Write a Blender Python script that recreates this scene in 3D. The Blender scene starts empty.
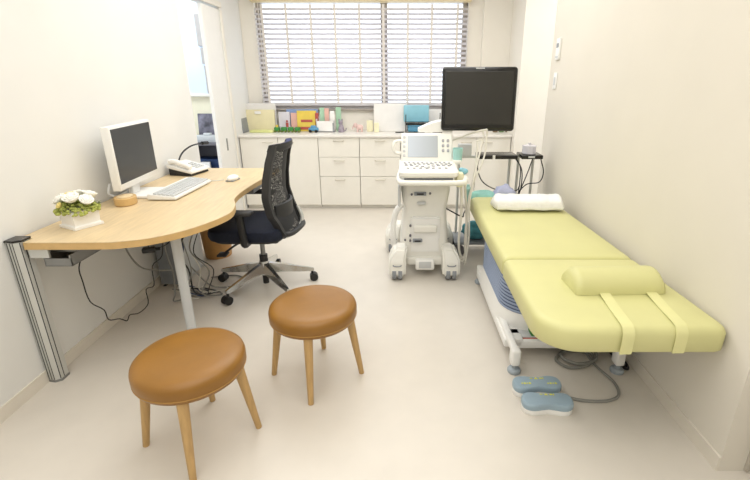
import bpy, bmesh, math, random
from mathutils import Vector, Matrix
random.seed(7)
R = math.radians
PI = math.pi
scene = bpy.context.scene
col = scene.collection

# ------------------------------------------------------------------ materials
def lin(h):
    h = h.lstrip('#')
    out = []
    for i in (0, 2, 4):
        c = int(h[i:i+2], 16) / 255
        out.append(c / 12.92 if c <= .04045 else ((c + .055) / 1.055) ** 2.4)
    return (*out, 1)

def mat(name, hexcol, rough=.5, metal=0, spec=.5, var=.04, scale=12, bump=0, bscale=200, coat=0, alpha=1, emit=0, stretch=None, sheen=0, trans=0):
    m = bpy.data.materials.new(name)
    m.use_nodes = True
    nt = m.node_tree
    b = nt.nodes['Principled BSDF']
    b.inputs['Roughness'].default_value = rough
    b.inputs['Metallic'].default_value = metal
    b.inputs['Specular IOR Level'].default_value = spec
    b.inputs['Coat Weight'].default_value = coat
    b.inputs['Alpha'].default_value = alpha
    b.inputs['Sheen Weight'].default_value = sheen
    b.inputs['Transmission Weight'].default_value = trans
    c = lin(hexcol)
    tc = nt.nodes.new('ShaderNodeTexCoord')
    src = tc.outputs['Object']
    if stretch:
        mp = nt.nodes.new('ShaderNodeMapping')
        mp.inputs['Scale'].default_value = stretch
        nt.links.new(src, mp.inputs['Vector'])
        src = mp.outputs['Vector']
    n = nt.nodes.new('ShaderNodeTexNoise')
    n.inputs['Scale'].default_value = scale
    n.inputs['Detail'].default_value = 4
    nt.links.new(src, n.inputs['Vector'])
    r = nt.nodes.new('ShaderNodeValToRGB')
    r.color_ramp.elements[0].position = .3
    r.color_ramp.elements[1].position = .7
    r.color_ramp.elements[0].color = (*[max(0, v * (1 - var * 1.6)) for v in c[:3]], 1)
    r.color_ramp.elements[1].color = (*[min(1, v * (1 + var)) for v in c[:3]], 1)
    nt.links.new(n.outputs['Fac'], r.inputs['Fac'])
    nt.links.new(r.outputs['Color'], b.inputs['Base Color'])
    if emit:
        nt.links.new(r.outputs['Color'], b.inputs['Emission Color'])
        b.inputs['Emission Strength'].default_value = emit
    if bump:
        n2 = nt.nodes.new('ShaderNodeTexNoise')
        n2.inputs['Scale'].default_value = bscale
        nt.links.new(tc.outputs['Object'], n2.inputs['Vector'])
        bp = nt.nodes.new('ShaderNodeBump')
        bp.inputs['Strength'].default_value = bump
        bp.inputs['Distance'].default_value = .002
        nt.links.new(n2.outputs['Fac'], bp.inputs['Height'])
        nt.links.new(bp.outputs['Normal'], b.inputs['Normal'])
    return m

M = {}
M['wall'] = mat('wall_paper', '#E8E7E3', .8, var=.012, scale=3, bump=.08, bscale=350, spec=.2)
M['wall_warm'] = mat('right_wall_tone', '#E0DACE', .8, var=.012, scale=3, bump=.08, bscale=350, spec=.2)  # right walls: base colour set warmer and darker than the left wall
M['wall_cream'] = mat('wall_cream', '#F0EBE1', .8, var=.012, scale=3, spec=.2)
M['ceil'] = mat('ceiling_paint', '#F4F2EC', .9, var=.01, spec=.2)
M['floor'] = mat('vinyl_floor', '#D9D2C7', .30, var=.018, scale=7, bump=.02, bscale=60, spec=.35)
M['trim'] = mat('white_trim', '#EBE6DB', .55, var=.01)
M['base'] = mat('baseboard', '#E4DDD0', .55, var=.02)
M['door'] = mat('door_panel', '#EDEBE6', .5, var=.01)
M['bluewall'] = mat('hall_blue', '#D6E2F2', .6, var=.03, scale=2)
M['hallyellow'] = mat('hall_yellow', '#F0E9CE', .7, var=.02)
M['alu'] = mat('window_alu', '#B2ABA4', .45, metal=.5, var=.03)
M['blind'] = mat('blind_wood', '#D9D0C2', .6, var=.03, scale=20, stretch=(1, 8, 8))
def translucent(name, hexcol, f):
    m = mat(name, hexcol, .7, var=.02)
    nt = m.node_tree
    b = nt.nodes['Principled BSDF']
    t = nt.nodes.new('ShaderNodeBsdfTranslucent')
    t.inputs[0].default_value = lin(hexcol)
    mx = nt.nodes.new('ShaderNodeMixShader')
    mx.inputs[0].default_value = f
    nt.links.new(b.outputs[0], mx.inputs[1]); nt.links.new(t.outputs[0], mx.inputs[2])
    nt.links.new(mx.outputs[0], nt.nodes['Material Output'].inputs['Surface'])
    return m
M['blind'] = translucent('blind_slat', '#E6E3E4', .45)
M['tape'] = mat('blind_tape', '#E0DAD4', .85, var=.03)
M['pelmet'] = mat('pelmet_wood', '#E0CFA6', .5, var=.04, stretch=(1, 12, 12))
M['cab'] = mat('cabinet_white', '#F0ECE2', .4, var=.008)
M['counter'] = mat('counter_top', '#EDE9E2', .35, var=.015)
M['gap'] = mat('shadow_gap', '#B9B2A5', .8)
M['pull'] = mat('pale_pull', '#D8D2C4', .35, metal=.4)
M['wood'] = mat('desk_maple', '#DCC59D', .38, var=.07, scale=9, stretch=(6, .8, 1), spec=.4)
M['edge'] = mat('desk_edge', '#D2AE74', .45, var=.05, scale=20)
M['silver'] = mat('silver_paint', '#CDCDC8', .38, metal=.35, var=.02)
M['dsilver'] = mat('dark_silver', '#8E8E8C', .4, metal=.6, var=.03)
M['chrome'] = mat('polished_aluminium', '#C9C9C8', .16, metal=1, var=.02)
M['black'] = mat('black_plastic', '#18181A', .42, var=.1)
M['gblack'] = mat('gloss_black', '#141313', .22, var=.06)
M['screenb'] = mat('dark_screen', '#2B2924', .22, var=.05, scale=4)
M['screeng'] = mat('grey_screen', '#303439', .25, var=.05, scale=4)
M['navy'] = mat('navy_fabric', '#10182B', .85, var=.15, scale=60, bump=.3, bscale=500)
M['frameg'] = mat('chair_frame', '#2A2A2B', .5, var=.05)
M['navycap'] = mat('headband_inside', '#232A5C', .7, var=.05)
M['leather'] = mat('tan_leather', '#936729', .36, var=.06, scale=10, bump=.15, bscale=300, spec=.45)
M['leatherseam'] = mat('leather_seam', '#A9803F', .6, var=.05)
M['oak'] = mat('oak_leg', '#C29E68', .5, var=.1, scale=14, stretch=(5, 5, .6))
M['vinyl'] = mat('lime_vinyl', '#D4D196', .42, var=.02, scale=5, bump=.06, bscale=250, spec=.4)
M['vinyl2'] = mat('lime_vinyl_strap', '#DFDCA0', .5, var=.02)
M['bellow'] = mat('blue_bellows', '#97A5BF', .6, var=.03)
M['bellowd'] = mat('blue_groove', '#4E5F80', .7, var=.03)
M['white'] = mat('white_plastic', '#F1F0EC', .4, var=.01)
M['offw'] = mat('ivory_plastic', '#EFEDE5', .42, var=.012)
M['lgrey'] = mat('light_grey_plastic', '#C9CBCB', .45, var=.02)
M['mgrey'] = mat('mid_grey_plastic', '#8F9398', .5, var=.03)
M['kgrey'] = mat('key_grey', '#A9AAAE', .5, var=.03)
M['footb'] = mat('foot_blue', '#A2ABB2', .5, var=.03)
M['pedal'] = mat('pedal_blue', '#9AAFBD', .45, var=.03)
M['yellowmk'] = mat('yellow_mark', '#E4E25A', .6)
M['towel'] = mat('white_towel', '#F6F5F2', .95, var=.02, scale=50, bump=.6, bscale=260, sheen=.3)
M['teal'] = mat('teal_plastic', '#A5D3CD', .4, var=.05)
M['tealcloth'] = mat('teal_cloth', '#4E93A0', .8, var=.15, scale=30)
M['mint'] = mat('mint_cloth', '#9FD6CD', .8, var=.08, scale=20)
M['lav'] = mat('lavender_bag', '#B9BEDD', .6, var=.08, scale=20)
M['cablew'] = mat('cable_white', '#E4E0D4', .5)
M['cabley'] = mat('cable_ivory', '#E2DCA8', .5)
M['cableb'] = mat('cable_black', '#17171A', .5)
M['cableg'] = mat('cable_grey', '#8B8A84', .5)
M['cablebl'] = mat('cable_blue', '#34466B', .5)
M['binwood'] = mat('tan_bin', '#C39255', .5, var=.06)
M['petal'] = mat('white_petal', '#F7F5EC', .7, var=.02)
M['petaly'] = mat('yellow_petal', '#EBD98A', .7, var=.05)
M['moss'] = mat('green_moss', '#A9B05A', .8, var=.2, scale=40)
M['mossd'] = mat('dark_green', '#6F8038', .8, var=.2, scale=40)
M['pot'] = mat('white_ceramic', '#F3F1EC', .35, var=.01)
M['fyellow'] = mat('folder_yellow', '#EBE2BC', .6, var=.03)
M['fclear'] = mat('folder_pale', '#E9E7E6', .5, var=.02)
M['paper'] = mat('paper_white', '#F1EFEC', .8, var=.02)
M['pgrey'] = mat('print_grey', '#A5A3A8', .8)
M['ygreen'] = mat('lime_edge', '#DEE29A', .6)
M['toyyel'] = mat('book_yellow', '#E8CC58', .5, var=.06)
M['toyred'] = mat('book_red', '#B9564C', .5, var=.08)
M['toygreen'] = mat('toy_green', '#3C8A42', .5, var=.15, scale=60)
M['toyblue'] = mat('toy_blue', '#5B9AC2', .4, var=.08)
M['skyb'] = mat('book_sky', '#8FA9D6', .5, var=.04)
M['palebk'] = mat('book_pale', '#D9D7DF', .55, var=.03)
M['salmon'] = mat('paper_salmon', '#E8B9AC', .7, var=.06)
M['pgreen'] = mat('paper_green', '#B0D6B8', .7, var=.05)
M['plum'] = mat('grey_plum', '#A096A2', .6, var=.25, scale=40)
M['pinkf'] = mat('pale_pink', '#E6C8C2', .6, var=.08)
M['cream'] = mat('cream_card', '#F0EBC8', .7, var=.03)
M['fblue'] = mat('folder_blue', '#8CC3D4', .5, var=.06, scale=8)
M['fblue2'] = mat('folder_blue_deep', '#5E9EC0', .5, var=.06)
M['photo'] = mat('mono_print', '#6F6C78', .5, var=.75, scale=9)
M['dgrey'] = mat('shelf_dark', '#6C6A70', .6, var=.04)
M['hblue'] = mat('box_blue', '#23406F', .6, var=.1)
M['redmk'] = mat('label_red', '#C65A44', .5)
M['notice'] = mat('notice_grey', '#B3AFAC', .7, var=.05)
M['brown'] = mat('brown_pack', '#7A6448', .6, var=.15)
M['green2'] = mat('green_pack', '#6E8A58', .6, var=.2)

def screen_grad(name, c0, c1):
    m = mat(name, c0, .25)
    nt = m.node_tree
    b = nt.nodes['Principled BSDF']
    tc = nt.nodes.new('ShaderNodeTexCoord')
    g = nt.nodes.new('ShaderNodeTexGradient')
    r = nt.nodes.new('ShaderNodeValToRGB')
    r.color_ramp.elements[0].color = lin(c0)
    r.color_ramp.elements[1].color = lin(c1)
    nt.links.new(tc.outputs['Generated'], g.inputs['Vector'])
    nt.links.new(g.outputs['Fac'], r.inputs['Fac'])
    nt.links.new(r.outputs['Color'], b.inputs['Base Color'])
    return m
M['lcd'] = screen_grad('touch_lcd', '#C4CCD6', '#A9AFB4')

def mesh_mat():
    m = bpy.data.materials.new('chair_netting')
    m.use_nodes = True
    nt = m.node_tree
    b = nt.nodes['Principled BSDF']
    b.inputs['Base Color'].default_value = lin('#262729')
    b.inputs['Roughness'].default_value = .7
    tc = nt.nodes.new('ShaderNodeTexCoord')
    ck = nt.nodes.new('ShaderNodeTexVoronoi')
    ck.inputs['Scale'].default_value = 150
    nt.links.new(tc.outputs['Object'], ck.inputs['Vector'])
    mt = nt.nodes.new('ShaderNodeMath'); mt.operation = 'LESS_THAN'
    mt.inputs[1].default_value = .27
    nt.links.new(ck.outputs['Distance'], mt.inputs[0])
    tr = nt.nodes.new('ShaderNodeBsdfTransparent')
    mx = nt.nodes.new('ShaderNodeMixShader')
    nt.links.new(mt.outputs[0], mx.inputs[0])
    nt.links.new(b.outputs[0], mx.inputs[1])
    nt.links.new(tr.outputs[0], mx.inputs[2])
    nt.links.new(mx.outputs[0], nt.nodes['Material Output'].inputs['Surface'])
    return m
M['net'] = mesh_mat()

def pane_mat():
    m = bpy.data.materials.new('window_glass')
    m.use_nodes = True
    nt = m.node_tree
    nt.nodes.remove(nt.nodes['Principled BSDF'])
    tr = nt.nodes.new('ShaderNodeBsdfTransparent')
    tr.inputs[0].default_value = (.97, .98, 1, 1)
    gl = nt.nodes.new('ShaderNodeBsdfGlossy')
    gl.inputs['Roughness'].default_value = .05
    mx = nt.nodes.new('ShaderNodeMixShader')
    mx.inputs[0].default_value = .05
    nt.links.new(tr.outputs[0], mx.inputs[1])
    nt.links.new(gl.outputs[0], mx.inputs[2])
    nt.links.new(mx.outputs[0], nt.nodes['Material Output'].inputs['Surface'])
    return m
M['glass'] = pane_mat()

def clear_mat():
    m = bpy.data.materials.new('clear_plastic')
    m.use_nodes = True
    nt = m.node_tree
    b = nt.nodes['Principled BSDF']
    b.inputs['Base Color'].default_value = lin('#ECEAF2')
    b.inputs['Roughness'].default_value = .2
    tr = nt.nodes.new('ShaderNodeBsdfTransparent')
    mx = nt.nodes.new('ShaderNodeMixShader')
    mx.inputs[0].default_value = .45
    nt.links.new(b.outputs[0], mx.inputs[1])
    nt.links.new(tr.outputs[0], mx.inputs[2])
    nt.links.new(mx.outputs[0], nt.nodes['Material Output'].inputs['Surface'])
    return m
M['clear'] = clear_mat()

# ------------------------------------------------------------------ geometry helper
def spline(pts, n=8):
    P = [Vector(p) for p in pts]
    if len(P) < 3: return P
    out = []
    Q = [2*P[0]-P[1]] + P + [2*P[-1]-P[-2]]
    for i in range(1, len(Q)-2):
        a, b, c, d = Q[i-1:i+3]
        for k in range(n):
            t = k/n
            out.append(.5*((2*b) + (c-a)*t + (2*a-5*b+4*c-d)*t*t + (3*b-a-3*c+d)*t**3))
    out.append(P[-1])
    return out

class MB:
    def __init__(s): s.bm = bmesh.new()
    def add(s, t, mx=None):
        if mx is not None: bmesh.ops.transform(t, matrix=mx, verts=t.verts)
        me = bpy.data.meshes.new('tmp'); t.to_mesh(me); t.free()
        s.bm.from_mesh(me); bpy.data.meshes.remove(me)
        return s
    def box(s, c, d, bev=0, seg=2, rot=None):
        t = bmesh.new()
        bmesh.ops.create_cube(t, size=1, matrix=Matrix.Diagonal((*d, 1)))
        if bev:
            bmesh.ops.bevel(t, geom=t.edges[:], offset=min(bev, min(d)*.49), segments=seg, profile=.5, affect='EDGES')
        mx = Matrix.Translation(c)
        if rot is not None: mx = mx @ rot
        return s.add(t, mx)
    def cyl(s, a, b, r1, r2=None, n=20, cap=True):
        a, b = Vector(a), Vector(b)
        r2 = r1 if r2 is None else r2
        t = bmesh.new()
        L = (b-a).length
        bmesh.ops.create_cone(t, cap_ends=cap, segments=n, radius1=r1, radius2=r2, depth=L)
        q = (b-a).to_track_quat('Z', 'Y').to_matrix().to_4x4()
        return s.add(t, Matrix.Translation((a+b)/2) @ q)
    def sph(s, c, r, sc=(1, 1, 1), u=14, v=10, rot=None):
        t = bmesh.new()
        bmesh.ops.create_uvsphere(t, u_segments=u, v_segments=v, radius=r)
        mx = Matrix.Translation(c)
        if rot is not None: mx = mx @ rot
        return s.add(t, mx @ Matrix.Diagonal((*sc, 1)))
    def tube(s, pts, r, n=8, smooth=0, r2=None):
        P = spline(pts, smooth) if smooth else [Vector(p) for p in pts]
        t = bmesh.new(); rings = []
        up = Vector((0, 0, 1))
        prev = None
        for i, p in enumerate(P):
            d = (P[min(i+1, len(P)-1)] - P[max(i-1, 0)]).normalized()
            if prev is None:
                x = d.orthogonal().normalized()
            else:
                x = (prev - d*prev.dot(d))
                x = x.normalized() if x.length > 1e-6 else d.orthogonal().normalized()
            prev = x
            y = d.cross(x)
            rr = r if r2 is None else r + (r2-r)*i/(len(P)-1)
            rings.append([t.verts.new(p + x*math.cos(2*PI*k/n)*rr + y*math.sin(2*PI*k/n)*rr) for k in range(n)])
        for a, b in zip(rings, rings[1:]):
            for k in range(n):
                t.faces.new((a[k], a[(k+1) % n], b[(k+1) % n], b[k]))
        t.faces.new(rings[0][::-1]); t.faces.new(rings[-1])
        return s.add(t)
    def lathe(s, prof, c=(0, 0, 0), n=40, sc=(1, 1)):
        t = bmesh.new(); rings = []
        for r, z in prof:
            if r < 1e-5: rings.append([t.verts.new((0, 0, z))])
            else: rings.append([t.verts.new((r*math.cos(2*PI*k/n)*sc[0], r*math.sin(2*PI*k/n)*sc[1], z)) for k in range(n)])
        for a, b in zip(rings, rings[1:]):
            for k in range(n):
                k2 = (k+1) % n
                if len(a) == 1 and len(b) == 1: continue
                if len(a) == 1: t.faces.new((a[0], b[k2], b[k]))
                elif len(b) == 1: t.faces.new((a[k], a[k2], b[0]))
                else: t.faces.new((a[k], a[k2], b[k2], b[k]))
        bmesh.ops.recalc_face_normals(t, faces=t.faces[:])
        return s.add(t, Matrix.Translation(c))
    def stack(s, outlines):
        """lofted closed outlines [(list of (x,y,z))], capped"""
        t = bmesh.new()
        rings = [[t.verts.new(p) for p in o] for o in outlines]
        n = len(rings[0])
        for a, b in zip(rings, rings[1:]):
            for k in range(n): t.faces.new((a[k], a[(k+1) % n], b[(k+1) % n], b[k]))
        t.faces.new(rings[0][::-1]); t.faces.new(rings[-1])
        bmesh.ops.recalc_face_normals(t, faces=t.faces[:])
        return s.add(t)
    def prism(s, outline, z0, z1, bev=0, seg=3):
        t = bmesh.new()
        vs = [t.verts.new((x, y, z0)) for x, y in outline]
        f = t.faces.new(vs)
        e = bmesh.ops.extrude_face_region(t, geom=[f])
        bmesh.ops.translate(t, vec=(0, 0, z1-z0), verts=[v for v in e['geom'] if isinstance(v, bmesh.types.BMVert)])
        bmesh.ops.recalc_face_normals(t, faces=t.faces[:])
        if bev:
            ed = [x for x in t.edges if abs(x.verts[0].co.z-x.verts[1].co.z) < 1e-6]
            bmesh.ops.bevel(t, geom=ed, offset=bev, segments=seg, profile=.5, affect='EDGES')
        return s.add(t)
    def sheet(s, rows, thick=0):
        t = bmesh.new()
        V = [[t.verts.new(p) for p in r] for r in rows]
        for a, b in zip(V, V[1:]):
            for k in range(len(a)-1): t.faces.new((a[k], a[k+1], b[k+1], b[k]))
        bmesh.ops.recalc_face_normals(t, faces=t.faces[:])
        if thick: bmesh.ops.solidify(t, geom=t.faces[:], thickness=thick)
        return s.add(t)
    def xf(s, mx):
        bmesh.ops.transform(s.bm, matrix=mx, verts=s.bm.verts); return s
    def build(s, name, m, parent=None, loc=(0, 0, 0), rz=0, flat=False, sharp=35):
        me = bpy.data.meshes.new(name)
        s.bm.to_mesh(me); s.bm.free()
        me.materials.append(m)
        if not flat:
            me.polygons.foreach_set('use_smooth', [True]*len(me.polygons))
            me.set_sharp_from_angle(angle=R(sharp))
        o = bpy.data.objects.new(name, me)
        col.objects.link(o)
        o.location = loc; o.rotation_euler = (0, 0, rz)
        if parent: o.parent = parent
        return o

def thing(name, label, cat, loc=(0, 0, 0), rz=0, group=None):
    o = bpy.data.objects.new(name, None)
    col.objects.link(o)
    o.empty_display_size = .05
    o.location = loc; o.rotation_euler = (0, 0, rz)
    return tag(o, label, cat, group)
def tag(o, label, cat, group=None):
    o['label'] = label; o['category'] = cat
    if group: o['group'] = group
    return o
def struct(mb, name, m, parent=None, flat=True):
    o = mb.build(name, m, parent, flat=flat)
    if parent is None: o['kind'] = 'structure'
    return o
def dup(root, loc, rz, label, group=None):
    r = root.copy(); col.objects.link(r); r.location = loc; r.rotation_euler = (0, 0, rz)
    r['label'] = label
    if group: r['group'] = group
    for ch in list(root.children):
        c = ch.copy(); col.objects.link(c); c.parent = r
        for g in list(ch.children):
            d = g.copy(); col.objects.link(d); d.parent = c
    return r
def rrect(x0, x1, y0, y1, r, n=6):
    out = []
    for cx, cy, a in ((x1-r, y1-r, 0), (x0+r, y1-r, 90), (x0+r, y0+r, 180), (x1-r, y0+r, 270)):
        for k in range(n+1):
            t = R(a + 90*k/n)
            out.append((cx+r*math.cos(t), cy+r*math.sin(t)))
    return out

# ------------------------------------------------------------------ camera and light
CAMZ = 1.40
cam = bpy.data.cameras.new('camera')
co = bpy.data.objects.new('camera', cam); col.objects.link(co)
co.location = (0, 0, CAMZ); co.rotation_euler = (PI/2 - .340, 0, 0)
cam.sensor_width = 36; cam.sensor_fit = 'HORIZONTAL'
cam.lens = 439*36/750
cam.shift_x = -24/750; cam.shift_y = -8/750
cam.clip_start = .02
scene.camera = co

scene.view_settings.view_transform = 'Standard'
scene.view_settings.look = 'None'
scene.view_settings.exposure = 0.07

w = bpy.data.worlds.new('sky'); scene.world = w
w.use_nodes = True
bg = w.node_tree.nodes['Background']
bg.inputs[0].default_value = (.86, .92, 1, 1)
bg.inputs[1].default_value = 2.3

def area(name, loc, sx, sy, e, colr, rot=(0, 0, 0)):
    l = bpy.data.lights.new(name, 'AREA'); l.shape = 'RECTANGLE'; l.size = sx; l.size_y = sy
    l.energy = e; l.color = colr
    o = bpy.data.objects.new(name, l); col.objects.link(o); o.location = loc; o.rotation_euler = rot
    return o
CZ = 2.55
area('ceiling_lamp', (-.25, 1.0, CZ-.03), 2.3, 1.7, 27, (1, .99, .972))
area('ceiling_lamp', (-.25, 3.35, CZ-.03), 2.3, 1.9, 41, (1, .99, .975))
area('ceiling_lamp', (-.25, -.8, CZ-.03), 2.3, 1.3, 19, (1, .99, .972))
area('hall_fill', (-2.7, 4.4, CZ-.03), .8, .8, 26, (.9, .95, 1))  # unseen area light added to brighten the room beyond the sliding door
area('side_lamp', (2.0, 4.1, CZ-.03), .7, .5, 8, (1, .97, .93))

# ------------------------------------------------------------------ setting
XL, XR, YB = -1.71, 1.20, 5.22
struct(MB().box((-.3, 2.0, -.05), (6.8, 7.4, .1)), 'floor', M['floor'])
struct(MB().box((-.3, 2.0, CZ+.05), (6.8, 7.4, .1)), 'ceiling', M['ceil'])
# left wall: near run, header above the sliding door opening, far run
DY0, DY1 = 3.77, 4.64
wl = MB()
wl.box((XL-.06, (DY0-1.6)/2, CZ/2), (.12, DY0+1.6, CZ))
wl.box((XL-.06, (DY0+DY1)/2, (CZ+2.03)/2), (.12, DY1-DY0, CZ-2.03))
wl.box((XL-.06, (DY1+YB)/2, CZ/2), (.12, YB-DY1, CZ))
struct(wl, 'wall_left', M['wall'])
# back wall with window opening
WX0, WX1, WZ0, WZ1 = -1.55, .745, 1.06, 2.2
wb = MB()
wb.box(((XL+WX0)/2-.06, YB+.1, CZ/2), (WX0-XL+.12, .2, CZ))
wb.box(((WX1+1.9)/2, YB+.1, CZ/2), (1.9-WX1, .2, CZ))
wb.box(((WX0+WX1)/2, YB+.1, WZ0/2), (WX1-WX0, .2, WZ0))
wb.box(((WX0+WX1)/2, YB+.1, (WZ1+CZ)/2), (WX1-WX0, .2, CZ-WZ1))
struct(wb, 'wall_back', M['wall_cream'])
struct(MB().box((1.05, YB-.035, CZ/2), (.30, .07, CZ)), 'trim_1', M['wall_cream'])
# right wall
struct(MB().box((XR+.35, (1.26+3.71)/2, CZ/2), (.7, 3.71-1.26, CZ)), 'wall_right', M['wall_warm'])
struct(MB().box((XR+.6, (4.62+YB)/2+.05, CZ/2), (1.2, YB-4.62+.1, CZ)), 'wall_right_far', M['wall_cream'])
struct(MB().box((2.6, 4.165, CZ/2), (.1, .91, CZ)), 'wall_alcove', M['wall_cream'])
struct(MB().box((XR+.41, -.17, CZ/2), (.6, 2.86, CZ)), 'wall_right_near', M['wall_warm'])
struct(MB().box((-.2, -1.55, CZ/2), (3.2, .1, CZ)), 'wall_front', M['wall'])
# near door on the right: a leaf in a frame, only its edge shows
d2 = struct(MB().box((1.284, .62, 1.02), (.03, .80, 2.02)), 'door_2', M['door'])
struct(MB().box((1.286, 1.045, 1.03), (.04, .05, 2.06)).box((1.286, .195, 1.03), (.04, .05, 2.06)).box((1.286, .62, 2.06), (.04, .9, .05)), 'trim_2', M['trim'])
struct(MB().box((1.301, 1.2535, 1.01), (.010, .013, 2.0)), 'trim_3', M['gap'])
# baseboards
struct(MB().box((XL+.004, (DY0-1.5)/2, .032), (.008, DY0+1.5, .064)), 'baseboard_left', M['base'])
struct(MB().box((XR-.004, (1.26+3.71)/2, .032), (.008, 3.71-1.26, .064)), 'baseboard_right', M['base'])

# sliding door half open in the left wall
dr = struct(MB().box((XL-.028, (4.25+DY1)/2, 1.005), (.035, DY1-4.25, 2.0), .003, 1), 'door_1', M['door'])
h = MB().box((XL-.010, 4.44, .76), (.006, .032, .12), .002, 1).build('door_handle', M['dsilver'], dr)
struct(MB().box((XL+.004, (DY0+DY1)/2, 2.045), (.014, DY1-DY0+.08, .05), .003, 1).box((XL+.004, DY1+.02, 1.0), (.014, .04, 2.0), .003, 1), 'trim_4', M['trim'])

# room beyond the sliding door
struct(MB().box((-2.75, 5.34, CZ/2), (2.1, .1, CZ)), 'wall_hall_back', M['hallyellow'])
struct(MB().box((-3.75, 3.9, CZ/2), (.1, 3.0, CZ)), 'wall_hall_side', M['bluewall'])
w2 = struct(MB().box((-2.45, 5.275, 1.86), (1.0, .02, 1.30)), 'window_2', M['bluewall'])
MB().box((-2.45, 5.262, 1.20), (1.0, .03, .03), .004).build('window_sill', M['trim'], w2)
for i, (z0, z1, x) in enumerate(((1.72, 2.04, -2.175), (1.535, 1.70, -2.155), (1.22, 1.515, -2.14))):
    o = MB().box((0, 0, (z1-z0)/2), (.085, .012, z1-z0), .002, 1).build('wall_notice', M['notice'], loc=(x, 5.255, z0))
    tag(o, ('large grey notice panel hung highest on the blue wall beyond the sliding door',
            'short grey notice panel hung second of three beyond the sliding door',
            'grey notice panel hung lowest of three beyond the sliding door')[i], 'notice', 'grey notices in the room beyond')
sh = thing('storage_shelf', 'dark grey storage unit in the room beyond the sliding door', 'shelf', (-2.15, 5.03, 0))
sb = MB()
sb.box((-.24, -.04, .36), (.02, .44, .72)).box((.19, -.04, .36), (.02, .44, .72)).box((-.025, .17, .36), (.43, .02, .72))
sb.build('shelf_case', M['dgrey'], sh)
for z in (.03, .38, .71):
    MB().box((-.025, -.04, z), (.41, .42, .02)).build('shelf_board', M['dgrey'], sh)
o = MB().box((0, 0, .14), (.22, .02, .28), .004, 1, Matrix.Rotation(R(-8), 4, 'X')).build('framed_print', M['photo'], loc=(-2.16, 5.09, .73))
tag(o, 'dark monochrome print standing on the grey storage unit beyond the sliding door', 'picture')
o = MB().box((0, 0, .035), (.24, .12, .07), .006).box((.02, -.01, .083), (.08, .05, .025), .006).build('label_printer', M['lgrey'], loc=(-2.13, 4.93, .72))
tag(o, 'pale grey desktop device in front of the monochrome print', 'printer')
o = MB().box((0, 0, .07), (.30, .18, .14), .01).box((0, -.092, .09), (.1, .006, .03), .004).build('storage_box', M['hblue'], loc=(-2.17, 5.0, .391))
tag(o, 'dark blue storage box on the shelf of the grey unit', 'box')
ob = MB().box((0, 0, .06), (.10, .03, .12), .004).build('white_carton', M['paper'], loc=(-2.14, 4.84, .391))
tag(ob, 'small white carton in front of the dark blue storage box', 'box')

# ------------------------------------------------------------------ window and blind
win = MB()
fw = .05
win.box(((WX0+WX1)/2, YB+.10, WZ0+fw/2), (WX1-WX0, .07, fw)).box(((WX0+WX1)/2, YB+.10, WZ1-fw/2), (WX1-WX0, .07, fw))
win.box((WX0+fw/2, YB+.10, (WZ0+WZ1)/2), (fw, .07, WZ1-WZ0-2*fw)).box((WX1-fw/2, YB+.10, (WZ0+WZ1)/2), (fw, .07, WZ1-WZ0-2*fw))
wo = struct(win, 'window_1', M['alu'])
MB().box((-.165, YB+.10, (WZ0+WZ1)/2), (.075, .075, WZ1-WZ0-2*fw)).build('window_mullion', M['alu'], wo)
MB().box((-.165, YB+.055, 1.62), (.02, .03, .10), .005).build('window_latch', M['dsilver'], wo)
for x0, x1 in ((WX0+fw, -.20), (-.13, WX1-fw)):
    MB().box(((x0+x1)/2, YB+.11, (WZ0+WZ1)/2), (x1-x0, .006, WZ1-WZ0-2*fw)).build('window_pane', M['glass'], wo)
MB().box(((WX0+WX1)/2, YB-.005, WZ0-.012), (WX1-WX0+.06, .07, .025), .004, 1).build('window_sill', M['alu'], wo)

BX0, BX1 = -1.535, .735
BY = YB-.045
bl = thing('venetian_blind', 'wide wooden slatted venetian blind hanging over the bright window', 'blind', (0, BY, 0))
MB().box(((BX0+BX1)/2, -.01, 2.205), (BX1-BX0+.05, .09, .13), .004, 1).build('pelmet', M['pelmet'], bl)
sl = MB()
nz = 20
for i in range(nz):
    z = 1.155 + i*.0485
    sl.box(((BX0+BX1)/2, 0, z), (BX1-BX0, .048, .003), 0, 1, Matrix.Rotation(R(31), 4, 'X'))
sl.build('slats', M['blind'], bl)
MB().box(((BX0+BX1)/2, 0, 1.108), (BX1-BX0, .05, .035), .004, 1).build('bottom_rail', M['blind'], bl)
for px in (268, 291, 314.5, 337.5, 361, 384, 407.5, 430.5, 455):
    x = (px-399)*4.87/439
    MB().box((x, -.028, 1.615), (.026, .003, 1.01)).build('ladder_tape', M['tape'], bl)
MB().tube([(BX0+.05, -.035, 2.13), (BX0+.055, -.036, 1.2)], .004).build('pull_cord', M['tape'], bl)

# ------------------------------------------------------------------ counter with cabinets
CF, CH = 4.73, .816
ct = MB().box(((XL+XR)/2, (CF+YB)/2-.006, -.0125), (XR-XL-.004, YB-CF-.002+.008, .025), .003, 1).build('countertop', M['counter'], loc=(0, 0, CH))
ct.location = (0, -.0, CH)
tag(ct, 'long pale countertop running under the window', 'countertop')
def drawers(x0, x1, label):
    c = thing('drawer_cabinet', label, 'cabinet', ((x0+x1)/2, CF+.02, 0), 0, 'white drawer cabinets under the counter')
    wd = x1-x0
    MB().box((0, .235, .4155), (wd-.003, .43, .750)).box((0, .24, .0215), (wd-.003, .42, .043)).build('carcass', M['cab'], c)
    MB().box((0, .016, .4155), (wd-.002, .006, .747)).build('shadow_gap', M['gap'], c)
    for z0, z1 in ((.046, .366), (.370, .578), (.582, .788)):
        d = MB().box((0, 0, (z0+z1)/2), (wd-.004, .022, z1-z0), .002, 1).build('drawer', M['cab'], c)
        MB().tube([(-.055, -.012, z1-.032), (-.04, -.028, z1-.034), (.04, -.028, z1-.034), (.055, -.012, z1-.032)], .005, 8, 4).build('drawer_pull', M['pull'], d)
    return c
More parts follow.
